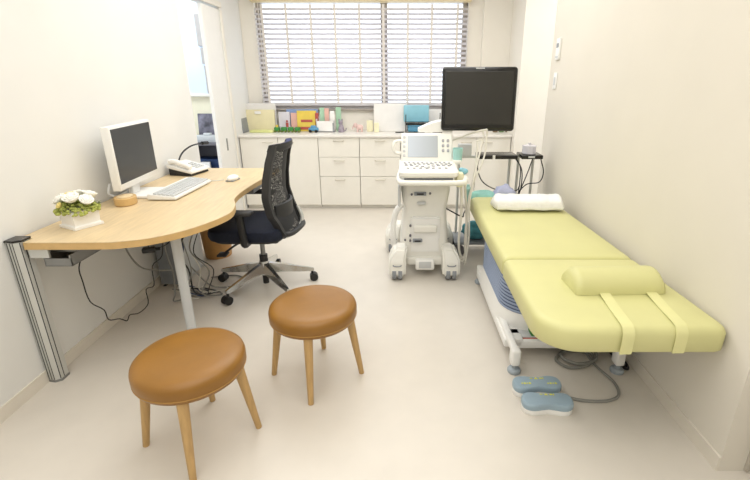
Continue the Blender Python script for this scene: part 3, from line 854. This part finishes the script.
# ------------------------------------------------------------------ stools
st1 = thing('stool', 'tan leather stool on oak legs standing nearest the desk post', 'stool', (-.806, 1.43, 0), R(13), 'round tan leather stools')
MB().lathe([(0, .318), (.180, .318), (.192, .320), (.199, .327), (.2025, .338)], n=64).build('seat_band', M['leather'], st1)
MB().lathe([(.202, .3375), (.2043, .339), (.2043, .341), (.202, .3425)], n=64).build('piping', M['leatherseam'], st1)
MB().lathe([(.2025, .342), (.2045, .355), (.2045, .375), (.201, .388), (.192, .397), (.176, .404), (.14, .408), (.08, .411), (0, .412)], n=64).build('seat_top', M['leather'], st1)
for a in (0, 90, 180, 270):
    a = R(a); d = Vector((math.cos(a), math.sin(a), 0))
    MB().cyl(d*.218 + Vector((0, 0, 0)), d*.168 + Vector((0, 0, .319)), .0125, .021, 18).build('leg', M['oak'], st1)
MB().cyl((0, 0, .310), (0, 0, .3185), .16, n=48).build('seat_plate', M['oak'], st1)
dup(st1, (-.405, 1.835, 0), R(1.5), 'tan leather stool on oak legs standing in front of the office chair')

# ------------------------------------------------------------------ examination couch
bd = thing('examination_couch', 'lime vinyl examination couch on white base along the wall', 'couch', (0, 0, 0))
BT = .55
def pad(x0, x1, y0, y1, rn, rf, name):
    # rn radius at near corners, rf at far corners
    out = []
    for cx, cy, a, r in ((x1, y1, 0, rf), (x0, y1, 90, rf), (x0, y0, 180, rn), (x1, y0, 270, rn*.28)):
        sx = -1 if cx == x1 else 1; sy = -1 if cy == y1 else 1
        for k in range(9):
            t = R(a+90*k/8)
            out.append((cx+sx*r+r*math.cos(t), cy+sy*r+r*math.sin(t)))
    mx_, my_ = (x0+x1)/2, (y0+y1)/2
    def ring(ins, z):
        hx, hy = (x1-x0)/2, (y1-y0)/2
        return [(mx_+(x-mx_)*(hx-ins)/hx, my_+(y-my_)*(hy-ins)/hy, z) for x, y in out]
    mb = MB().stack([ring(.006, BT-.10), ring(0, BT-.092), ring(0, BT-.028), ring(.005, BT-.013), ring(.014, BT-.004), ring(.028, BT), ring(.12, BT+.003)])
    for v in mb.bm.verts:
        k = (3.2-v.co.y)/1.84
        a, b = .532-.018*k, 1.118+.078*k
        v.co.x = a + (v.co.x-x0)/(x1-x0)*(b-a)
    return mb.build(name, M['vinyl'], bd, sharp=50)
X0, X1 = .515, 1.165
pad(X0+.012, X1, 2.024, 3.215, .02, .06, 'back_section')
pad(X0, X1+.015, 1.362, 2.017, .15, .02, 'leg_section')
MB().box((.84, 2.30, BT-.112), (.50, 1.70, .022), .004).build('under_frame', M['lgrey'], bd)
bel = MB(); bel2 = MB()
o_ = rrect(.565, 1.11, 2.06, 2.86, .17, 8)
def rg(ins, z): return [(.8375+(x-.8375)*(1-ins/.272), 2.46+(y-2.46)*(1-ins/.4), z) for x, y in o_]
rings = []
nb = 12
zb0, zb1 = .19, BT-.122
for i in range(nb):
    z = zb0+(zb1-zb0)*i/nb; dz = (zb1-zb0)/nb
    rings += [rg(.013, z), rg(.0, z+dz*.3), rg(.0, z+dz*.65), rg(.013, z+dz*.95)]
bel.stack(rings).build('bellows', M['bellow'], bd, sharp=80)
gr_ = MB()
for i in range(nb+1):
    z = zb0+(zb1-zb0)*i/nb
    gr_.stack([rg(.004, z-.0035), rg(.004, z+.0035)])
gr_.build('bellows_groove', M['bellowd'], bd)
hs = MB().stack([rg(-.012, .06), rg(-.012, .15), rg(.004, .192)])
hs.build('base_housing', M['white'], bd)
MB().box((.60, 2.40, .085), (.10, .86, .05), .01).box((.84, 2.38, .075), (.50, .82, .045), .008).build('base_skirt', M['white'], bd)
MB().box((.735, 2.012, .085), (.17, .03, .05), .004).build('control_plate', M['lgrey'], bd)
MB().box((.735, 1.9955, .098), (.165, .002, .01)).build('red_stripe', M['redmk'], bd)
MB().cyl((.715, 2.0, .128), (.715, 2.04, .128), .024, n=16).box((.755, 2.02, .125), (.03, .03, .028), .005).build('inlet_plug', M['toygreen'], bd)
for x in (.578, 1.095):
    rl = MB().box((x, 2.35, .115), (.034, 1.02, .036), .008, 3).box((x, 1.855, .09), (.046, .06, .09), .012, 3).box((x, 2.85, .09), (.046, .06, .09), .012, 3).build('base_rail', M['white'], bd)
    for y in (1.85, 2.86):
        MB().lathe([(0, 0), (.030, 0), (.033, .004), (.033, .016), (.028, .022), (.012, .026), (.012, .05), (0, .05)], (x, y, 0), 24).build('rubber_foot', M['footb'], rl)
for y in (2.05, 2.78):
    MB().box((.84, y, .095), (.50, .05, .03), .006).build('cross_bar', M['lgrey'], bd)

# bolster with straps
bo = thing('bolster_pillow', 'lime half-round bolster pillow with two straps lying on the couch', 'pillow', (.90, 1.70, BT+.004), R(2))
rings = []
for k in range(25):
    t = k/24*2-1; x = .012+.188*t
    e = max(0, abs(t)-.86)/.14
    s = math.sqrt(max(0, 1-e*e))*.35+.65 if e > 0 else 1
    ring = []
    for j in range(15):
        a = PI*j/14
        ring.append((x, -.085*math.cos(a)*(.75+.25*s), max(.0, .083*math.sin(a)**.8*s)))
    for j in range(1, 5): ring.append((x, (.085-.17*j/5)*(.75+.25*s), 0))
    rings.append(ring)
MB().stack(rings).build('bolster', M['vinyl'], bo, sharp=60)
for x, sk in ((-.055, -.125), (.140, -.125)):
    w_ = .022
    prof = [(-.055, .004), (-.085, .010), (-.13, .008), (-.20, .0045), (-.28, .0045), (-.318, .003), (-.336, -.008), (-.346, -.028), (-.347, -.07), (-.345, -.103)]
    P = spline([(0, y, z) for y, z in prof], 4)
    rows = [[(x+sk*max(0, abs(p.y)-.05)+u*w_, p.y, p.z) for u in (-1, 0, 1)] for p in P]
    MB().sheet(rows, .003).build('strap', M['vinyl2'], bo)

# towel roll
tw_ = thing('rolled_towel', 'white towel folded into a pillow at the head of the couch', 'towel', (.865, 2.865, BT+.004), R(-1))
rings = []
tr0 = random.Random(5)
for k in range(33):
    t = k/32*2-1; x = .226*t
    e = max(0, abs(t)-.9)/.1
    s = 1-.28*e*e
    ring = []
    wv = 1+.03*math.sin(k*.9)+.03*tr0.uniform(-1, 1)
    for j in range(20):
        a = 2*PI*j/20
        ca, sa = math.cos(a), math.sin(a)
        y = .092*s*math.copysign(abs(ca)**.75, ca)*wv
        z = .048+.048*s*math.copysign(abs(sa)**.75, sa)*(wv if sa > 0 else 1)
        ring.append((x + .01*math.sin(a*2), y, z))
    rings.append(ring)
to = MB().stack(rings).build('towel_body', M['towel'], tw_, sharp=80)
fo = MB()
rows = []
for k in range(17):
    x = -.215+.43*k/16
    rows.append([(x, -.098, .022+.004*math.sin(k)), (x, -.101, .034+.004*math.sin(k)), (x, -.099, .045+.004*math.sin(k))])
fo.xf(Matrix.Identity(4)).sheet(rows, .008).build('folded_edge', M['towel'], tw_)

# foot pedals
def pedal(x, y, lab, marks, rz):
    p = thing('foot_pedal', lab, 'pedal', (x, y, 0), rz, 'foot pedals of the couch')
    def out(sx):
        o = []
        for k in range(48):
            a = 2*PI*k/48; ca, sa = math.cos(a), math.sin(a)
            xx = .112*math.copysign(abs(ca)**.6, ca)
            yy = .052*math.copysign(abs(sa)**.7, sa)*(1 - .35*math.exp(-(xx/.05)**2)) 
            o.append((xx*sx, yy*(1-(1-sx)*2)))
        return o
    def r3(sx, z): return [(a, b, z) for a, b in out(sx)]
    MB().stack([r3(.97, 0), r3(.985, .003), r3(.985, .022), r3(.96, .026)]).build('pedal_base', M['white'], p)
    MB().stack([r3(.985, .026), r3(1.0, .030), r3(1.0, .046), r3(.985, .053), r3(.95, .057), r3(.7, .058)]).build('pedal_top', M['pedal'], p)
    mk = MB()
    for (mx_, my_, kind) in marks:
        if kind == 'a':
            t = bmesh.new(); t.faces.new([t.verts.new(q) for q in ((-.01, -.006, 0), (.01, -.006, 0), (0, .008, 0))]); mk.add(t, Matrix.Translation((mx_, my_, .0592)))
            mk.box((mx_-.022, my_, .059), (.012, .004, .0012)).box((mx_+.022, my_, .059), (.012, .008, .0012)).box((mx_+.034, my_, .059), (.004, .012, .0012))
        else:
            for q in range(4): mk.box((mx_-.018+q*.012, my_, .059), (.008, .011 if q % 2 else .007, .0012))
    mk.build('yellow_marking', M['yellowmk'], p)
    return p
pedal(.645, 1.70, 'blue foot pedal with three yellow markings nearer the couch', ((.0, .022, 'a'), (-.055, -.012, 'b'), (.065, -.014, 'b')), R(1))
pedal(.657, 1.585, 'blue foot pedal with one yellow marking, farther from the couch', ((.0, .026, 'a'),), R(-2))
cable('pedal_cord', [(.73, 1.655, .02), (.84, 1.632, .007), (.95, 1.63, .007), (1.02, 1.67, .007), (1.04, 1.76, .007), (1.01, 1.87, .007), (1.0, 1.98, .008), (.99, 2.12, .05)], .007, M['cableg'], 'grey cord running from the foot pedals under the couch', 8)
cable('couch_cable', [(1.0, 2.10, .03), (.86, 1.99, .008), (.82, 1.93, .008), (.87, 1.87, .008), (.98, 1.90, .010), (1.02, 1.99, .012), (.90, 2.01, .014), (.85, 1.94, .020), (.92, 1.885, .020), (1.03, 1.94, .02), (1.04, 2.09, .04)], .0085, M['cableg'], 'coiled grey cable on the floor under the couch', 8)
cable('power_cord', [(1.06, 2.12, .03), (1.13, 2.05, .01), (1.165, 1.94, .01), (1.155, 1.86, .01), (1.13, 1.90, .01), (1.13, 2.06, .012), (1.08, 2.2, .02)], .008, M['cableb'], 'black power cord looped beside the couch foot and wall', 8)

# ------------------------------------------------------------------ ultrasound machine
us = thing('ultrasound_machine', 'white ultrasound machine on casters with keyboard console and black monitor', 'medical equipment', (.19, 2.97, 0))
# base, local coords: front at y=0
bs = MB()
bs.prism(rrect(-.16, .16, .03, .62, .05), .075, .14, .015, 2)
bs.build('base', M['offw'], us)
for x, y in ((-.203, -.02), (.188, -.02), (-.24, .52), (.20, .55)):
    hd = MB()
    hd.stack([[(x-.06, y-.06, .03), (x+.06, y-.06, .03), (x+.06, y+.07, .03), (x-.06, y+.07, .03)], [(x-.064, y-.065, .11), (x+.064, y-.065, .11), (x+.064, y+.08, .11), (x-.064, y+.08, .11)], [(x-.06, y-.05, .17), (x+.06, y-.05, .17), (x+.06, y+.09, .18), (x-.06, y+.09, .18)], [(x-.045+(-x)*.15, y-.015, .235), (x+.045+(-x)*.15, y-.015, .235), (x+.045+(-x)*.15, y+.10, .245), (x-.045+(-x)*.15, y+.10, .245)]])
    bmesh.ops.bevel(hd.bm, geom=hd.bm.edges[:], offset=.016, segments=3, affect='EDGES')
    hh = hd.build('caster_hood', M['offw'], us)
    wh = MB()
    for dx in (-.022, .022): wh.cyl((x+dx-.014, y-.02, .052), (x+dx+.014, y-.02, .052), .052, n=22)
    wh.build('caster_wheel', M['mgrey'], hh)
    MB().tube([(x-.03, y-.062, .125), (x-.02, y-.067, .118), (x+.02, y-.067, .118), (x+.03, y-.062, .125)], .004, 8, 4).build('brake_tab', M['mgrey'], hh)
MB().box((0, .0, .10), (.14, .06, .08), .015, 3).build('brake_pedal', M['white'], us)
MB().box((0, -.031, .105), (.09, .005, .05), .006).build('pedal_pad', M['lgrey'], us)
# body column
def br(hw_, y0, y1, z, r=.045): return [(x, y, z) for x, y in rrect(-hw_, hw_, y0, y1, r, 5)]
MB().stack([br(.185, .05, .58, .13), br(.175, .045, .57, .20), br(.165, .05, .55, .34), br(.155, .07, .53, .50), br(.165, .06, .52, .56), br(.175, .05, .50, .64), br(.17, .05, .48, .70)]).build('body', M['offw'], us)
fp_ = MB()
fp_.stack([[(-.115, .04, .17), (.115, .04, .17), (.115, .10, .17), (-.115, .10, .17)], [(-.105, .030, .45), (.105, .030, .45), (.105, .12, .45), (-.105, .12, .45)]])
bmesh.ops.bevel(fp_.bm, geom=fp_.bm.edges[:], offset=.012, segments=2, affect='EDGES')
fpo = fp_.build('front_panel', M['white'], us)
MB().box((.0, .024, .365), (.17, .03, .055), .012, 3).build('disc_drive', M['offw'], us)
ps = MB().box((-.055, .026, .275), (.07, .03, .022), .004).build('port_slot', M['mgrey'], us)
MB().box((-.055, .0105, .275), (.045, .004, .01), .001).build('port_opening', M['black'], ps)
ps = MB().box((-.04, .05, .62), (.085, .03, .026), .004).build('port_slot', M['mgrey'], us)
MB().box((-.04, .0345, .62), (.05, .004, .011), .001).build('port_opening', M['black'], ps)
for x, y0, y1, z in ((-.108, .027, .044, .385), (-.108, .027, .044, .31), (-.108, .027, .044, .27), (-.145, .045, .06, .27), (-.10, .04, .06, .615), (.03, .04, .06, .622)):
    MB().cyl((x, y0, z), (x, y1, z), .008, n=10).build('button', M['dgrey'], us)
MB().box((-.03, .048, .55), (.06, .02, .02), .004).build('badge', M['lgrey'], us)
# side cord hook on the left
MB().tube([(-.165, .20, .50), (-.215, .19, .44), (-.235, .18, .30), (-.225, .18, .18), (-.175, .2, .15)], .022, 10, 6).build('side_grip', M['white'], us)
# console
con = MB()
def cr(x0, x1, y0, y1, z0, z1, r=.04): return [(x, y, z0+(z1-z0)*(y-y0)/(y1-y0)) for x, y in rrect(x0, x1, y0, y1, r, 5)]
con.stack([cr(-.18, .20, -.10, .25, .765, .795), cr(-.188, .208, -.112, .26, .778, .808), cr(-.188, .208, -.112, .26, .80, .83), cr(-.18, .20, -.10, .25, .808, .838)])
cono = con.build('console', M['offw'], us)
kr = random.Random(11)
sl_ = math.atan2(.05, .375)
def cz(y): return .809+.03*(y+.10)/.35
rot = Matrix.Rotation(math.atan2(.03, .35), 4, 'X')
for i in range(11):
    for (yy, dz) in ((.105, 0), (.07, .01)):
        x = -.15+i*.031+dz
        MB().box((x, yy+kr.uniform(-.012, .012), cz(yy)+.003), (.017, .015, .007), .002, 1, rot).build('key', M['kgrey'], cono)
for i in range(9):
    x = -.14+i*.037
    yy = .025+.018*math.cos(i*.9)
    MB().box((x, yy, cz(yy)+.003), (.024, .009, .008), .002, 1, rot @ Matrix.Rotation(R(30*math.sin(i)), 4, 'Z')).build('key', M['kgrey'], cono)
for i in range(7):
    x = -.13+i*.043
    yy = -.03
    MB().box((x, yy, cz(yy)+.003), (.02, .008, .008), .002, 1, rot @ Matrix.Rotation(R(-25*math.cos(i)), 4, 'Z')).build('key', M['kgrey'], cono)
MB().sph((.0, -.005, cz(-.005)), .02, (1, 1, .6)).build('trackball', M['lgrey'], cono)
# gap shadow bay under console and grab bar
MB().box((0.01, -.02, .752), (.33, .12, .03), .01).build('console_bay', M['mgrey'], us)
MB().tube([(-.175, .20, .755), (-.19, .02, .745), (-.182, -.09, .74), (-.14, -.125, .737), (.20, -.125, .737), (.25, -.09, .74), (.26, .02, .745), (.22, .20, .755)], .019, 12, 6).build('grab_bar', M['offw'], us)
MB().box((-.188, .05, .62), (.02, .16, .15), .008).build('side_cover', M['lgrey'], us)
# upright touch panel
tp = Matrix.Translation((.01, .17, .815)) @ Matrix.Rotation(R(-22), 4, 'X')
tpn = MB().box((0, 0, .10), (.372, .04, .235), .016, 3).xf(tp).build('touch_panel', M['offw'], us)
MB().box((-.03, -.0215, .115), (.215, .004, .155), .002, 1).xf(tp).build('touch_screen', M['lcd'], tpn)
for i in range(2):
    for j in range(3): MB().box((.115+i*.035, -.022, .085+j*.036), (.018, .008, .022), .004, 1).xf(tp).build('panel_knob', M['kgrey'], tpn)
for j in range(5): MB().box((-.162, -.021, .05+j*.033), (.018, .005, .018), .003, 1).xf(tp).build('panel_button', M['lgrey'], tpn)
MB().tube([(-.165, .20, .88), (-.215, .20, .885), (-.232, .20, .92), (-.215, .21, .96), (-.165, .23, .965)], .012, 10, 5).build('panel_handle', M['offw'], us)
# holders at the right side
hcup = MB().lathe([(0, 0), (.030, 0), (.036, .09), (.036, .095), (.031, .095), (.028, .01), (0, .01)], n=24)
hcup.build('probe_holder', M['teal'], us, loc=(.226, .15, .83))
MB().box((.22, .16, .83), (.06, .10, .03), .008).build('holder_bracket', M['offw'], us)
MB().box((.225, .02, .735), (.05, .12, .10), .012).build('side_pocket', M['cream'], us)
# monitor arm and display
MB().tube([(.06, .42, .70), (.06, .42, .95), (.02, .40, 1.02), (.06, .33, 1.035), (.20, .30, 1.04)], .022, 12, 6).stack([[(-.05, .26, 1.022), (-.05, .36, 1.022), (-.05, .36, 1.045), (-.05, .26, 1.045)], [(.04, .25, 1.022), (.04, .37, 1.022), (.04, .37, 1.085), (.04, .25, 1.085)], [(.15, .25, 1.03), (.15, .37, 1.03), (.15, .37, 1.11), (.15, .25, 1.11)]]).build('monitor_arm', M['white'], us)
D = Matrix.Translation((.367, .23, 1.035)) @ Matrix.Rotation(R(-4), 4, 'Z') @ Matrix.Rotation(R(-3), 4, 'X')
ds = MB()
ds.box((0, 0, .215), (.515, .045, .43), .022, 4).box((0, .035, .21), (.34, .05, .28), .02, 3)
dso = ds.xf(D).build('display', M['gblack'], us)
MB().box((0, -.0225, .222), (.462, .003, .355), .002, 1).xf(D).build('display_screen', M['screenb'], dso)
MB().box((0, -.0228, .419), (.06, .002, .007), .0005, 1).xf(D).build('display_badge', M['lgrey'], dso)
# cable arm and probe cables
MB().tube([(.16, .38, .93), (.26, .30, .98), (.36, .22, 1.03), (.43, .18, 1.05)], .007, 8, 5).tube([(.40, .20, 1.045), (.41, .19, .99), (.36, .2, .965)], .006, 8, 4).tube([(.43, .18, 1.05), (.43, .19, .98)], .006, 8).build('cable_arm', M['cablew'], us)
pcs = [
 [(.43, .18, 1.0), (.41, .14, .85), (.31, .06, .60), (.305, .05, .25), (.30, .05, .13), (.27, .06, .11), (.25, .08, .3)],
 [(.37, .20, .97), (.36, .16, .80), (.31, .10, .5), (.30, .09, .22), (.315, .09, .10), (.30, .02, .10), (.318, .02, .3), (.315, .04, .6), (.40, .16, .98)],
 [(.245, .05, .72), (.255, .04, .5), (.25, .05, .25), (.27, .06, .14), (.305, .08, .13), (.31, .09, .35), (.275, .07, .70)]]
for i, p in enumerate(pcs):
    MB().tube(p, .006 if i < 2 else .009, 8, 7).build('probe_cable', M['cablew'] if i != 1 else M['cablew'], us)
MB().tube([(.10, .3, .48), (.2, .10, .47), (.27, .08, .44), (.30, .20, .43), (.38, .45, .44)], .005, 8, 6).build('black_cable', M['cableb'], us)
# loose items by the machine
o = MB().sph((0, 0, .022), .034, (1, .8, .65), 12, 8).sph((-.014, -.008, .036), .02, (1, .8, .7), 10, 8).build('cloth_wad', M['fblue'], loc=(.445, 3.0, .762)); tag(o, 'small crumpled light blue cloth on the side of the ultrasound machine', 'cloth')

# ------------------------------------------------------------------ equipment stand behind the couch
es = thing('equipment_stand', 'metal equipment stand with black trays behind the couch head', 'stand', (.80, 3.47, 0))
MB().box((-.165, 0, .118), (.36, .26, .025), .005).box((.05, .06, .11), (.5, .05, .03), .005).build('base_shelf', M['mgrey'], es)
for x, y in ((-.31, -.1), (.02, -.1), (-.31, .1), (.02, .1)):
    MB().cyl((x, y-.014, .05), (x, y+.014, .05), .05, n=18).cyl((x, y, .05), (x, y, .12), .012, n=10).build('caster', M['dgrey'], es)
for x, y in ((-.31, .11), (.10, .09), (.17, .09), (.29, .09)):
    MB().cyl((x, y, .10 if x < .15 else 0), (x, y, .80 if x > 0 else .80), .011, n=14).build('post', M['silver'], es)
MB().box((.03, .09, .79), (.66, .03, .02), .003).build('cross_rail', M['silver'], es)
MB().box((-.035, -.01, .815), (.30, .17, .03), .006).build('tray', M['gblack'], es)
MB().box((.228, -.01, .815), (.165, .17, .03), .006).build('tray', M['gblack'], es)
MB().box((.22, -.097, .817), (.05, .006, .014), .002).build('tray_socket', M['lgrey'], es)
MB().box((-.07, -.098, .815), (.02, .004, .034)).build('tray_clip', M['paper'], es)
dm = thing('specimen_jar', 'clear plastic jar standing on the black stand tray', 'jar', (1.02, 3.46, .831))
MB().lathe([(0, 0), (.052, 0), (.055, .004), (.052, .05), (.05, .052), (.049, .05), (.051, .005), (0, .005)], n=24).build('jar_body', M['clear'], dm)
MB().lathe([(.053, .05), (.054, .062), (.03, .068), (.012, .069), (.012, .082), (0, .083)], n=24).build('jar_lid', M['clear'], dm)
cbs = [[(.92, 3.46, .80), (.97, 3.43, .70), (.97, 3.42, .55), (.93, 3.42, .40), (.92, 3.42, .2), (.92, 3.45, .14)],
       [(1.03, 3.38, .80), (1.0, 3.37, .70), (.965, 3.38, .58), (.92, 3.40, .45), (.88, 3.42, .3), (.88, 3.44, .14)],
       [(1.10, 3.40, .80), (1.125, 3.38, .70), (1.10, 3.38, .62), (1.0, 3.38, .60), (.94, 3.39, .50), (.93, 3.41, .3)],
       [(.62, 3.40, .80), (.61, 3.37, .72), (.66, 3.36, .62), (.78, 3.36, .56), (.92, 3.38, .55), (.96, 3.42, .58)],
       [(.91, 3.44, .80), (.95, 3.40, .72), (.95, 3.40, .5), (.95, 3.42, .3), (.95, 3.45, .14)]]
labs = ['thick black cable hanging from the wider black stand tray', 'thin black cable hanging below the tray with the clear jar', 'black cable bowing out past the tray end beside the wall', 'thin black cable sagging in a long curve below the wide tray', 'straight black cable hanging down behind the rolled towel']
for p, l in zip(cbs, labs): cable('hanging_cable', p, .0042, M['cableb'], l, 7)
def blob(name, m, loc, sx, sy, sz, lab, cat, seed, amp=.22):
    rr = random.Random(seed)
    t = bmesh.new(); bmesh.ops.create_icosphere(t, subdivisions=3, radius=1)
    ph = [rr.uniform(0, 6) for _ in range(6)]
    for v in t.verts:
        c = v.co
        f = 1+amp*(math.sin(4*c.x+ph[0])*math.sin(5*c.y+ph[1])+.6*math.sin(9*c.z+ph[2]+3*c.x)+.3*math.sin(13*c.y+ph[3]))*.6
        v.co = Vector((c.x*sx*f, c.y*sy*f, (c.z*.5*f)*sz*2))
    lo = min(v.co.z for v in t.verts)
    for v in t.verts: v.co.z -= lo
    return tag(MB().add(t).build(name, m, loc=loc, sharp=180), lab, cat)
blob('teal_bag', M['tealcloth'], (.63, 3.42, .131), .11, .09, .075, 'crumpled dark teal bag on the stand base shelf', 'bag', 2)
blob('mint_cloth', M['mint'], (.66, 3.32, .552-.13), .15, .06, .07, 'crumpled mint green drape at the couch head beside the machine', 'cloth', 4)
blob('lavender_bag', M['lav'], (.815, 3.30, .552-.12), .085, .05, .085, 'crumpled lavender plastic bag behind the couch head', 'bag', 6)
o = MB().lathe([(0, 0), (.022, 0), (.026, .01), (.026, .08), (.012, .095), (.010, .11), (0, .11)], n=18).build('gel_bottle', M['teal'], loc=(.505, 3.13, .55)); tag(o, 'teal bottle hanging beside the couch head corner', 'bottle')
o = MB().box((0, 0, .045), (.10, .06, .09), .008).build('printer_box', M['lgrey'], loc=(.50, 3.36, .83)); 
tag(o, 'light grey box behind the teal holder of the ultrasound machine', 'box')

# right wall thermostat and switch plate
th = thing('wall_thermostat', 'small white thermostat panel on the wall above the switch', 'thermostat', (XR, 3.55, 1.52))
MB().box((-.008, 0, .075), (.016, .075, .15), .004).build('thermostat_case', M['white'], th)
MB().box((-.017, 0, .10), (.003, .045, .03), .001, 1).build('thermostat_display', M['mgrey'], th)
MB().box((-.017, 0, .02), (.003, .055, .012), .001, 1).build('thermostat_slot', M['lgrey'], th)
sw = thing('light_switch', 'white light switch plate on the wall below the thermostat', 'switch', (XR, 3.56, 1.31))
MB().box((-.004, 0, .06), (.008, .07, .12), .003).build('switch_plate', M['white'], sw)
MB().box((-.009, 0, .06), (.005, .03, .06), .002, 1).build('switch_rocker', M['lgrey'], sw)
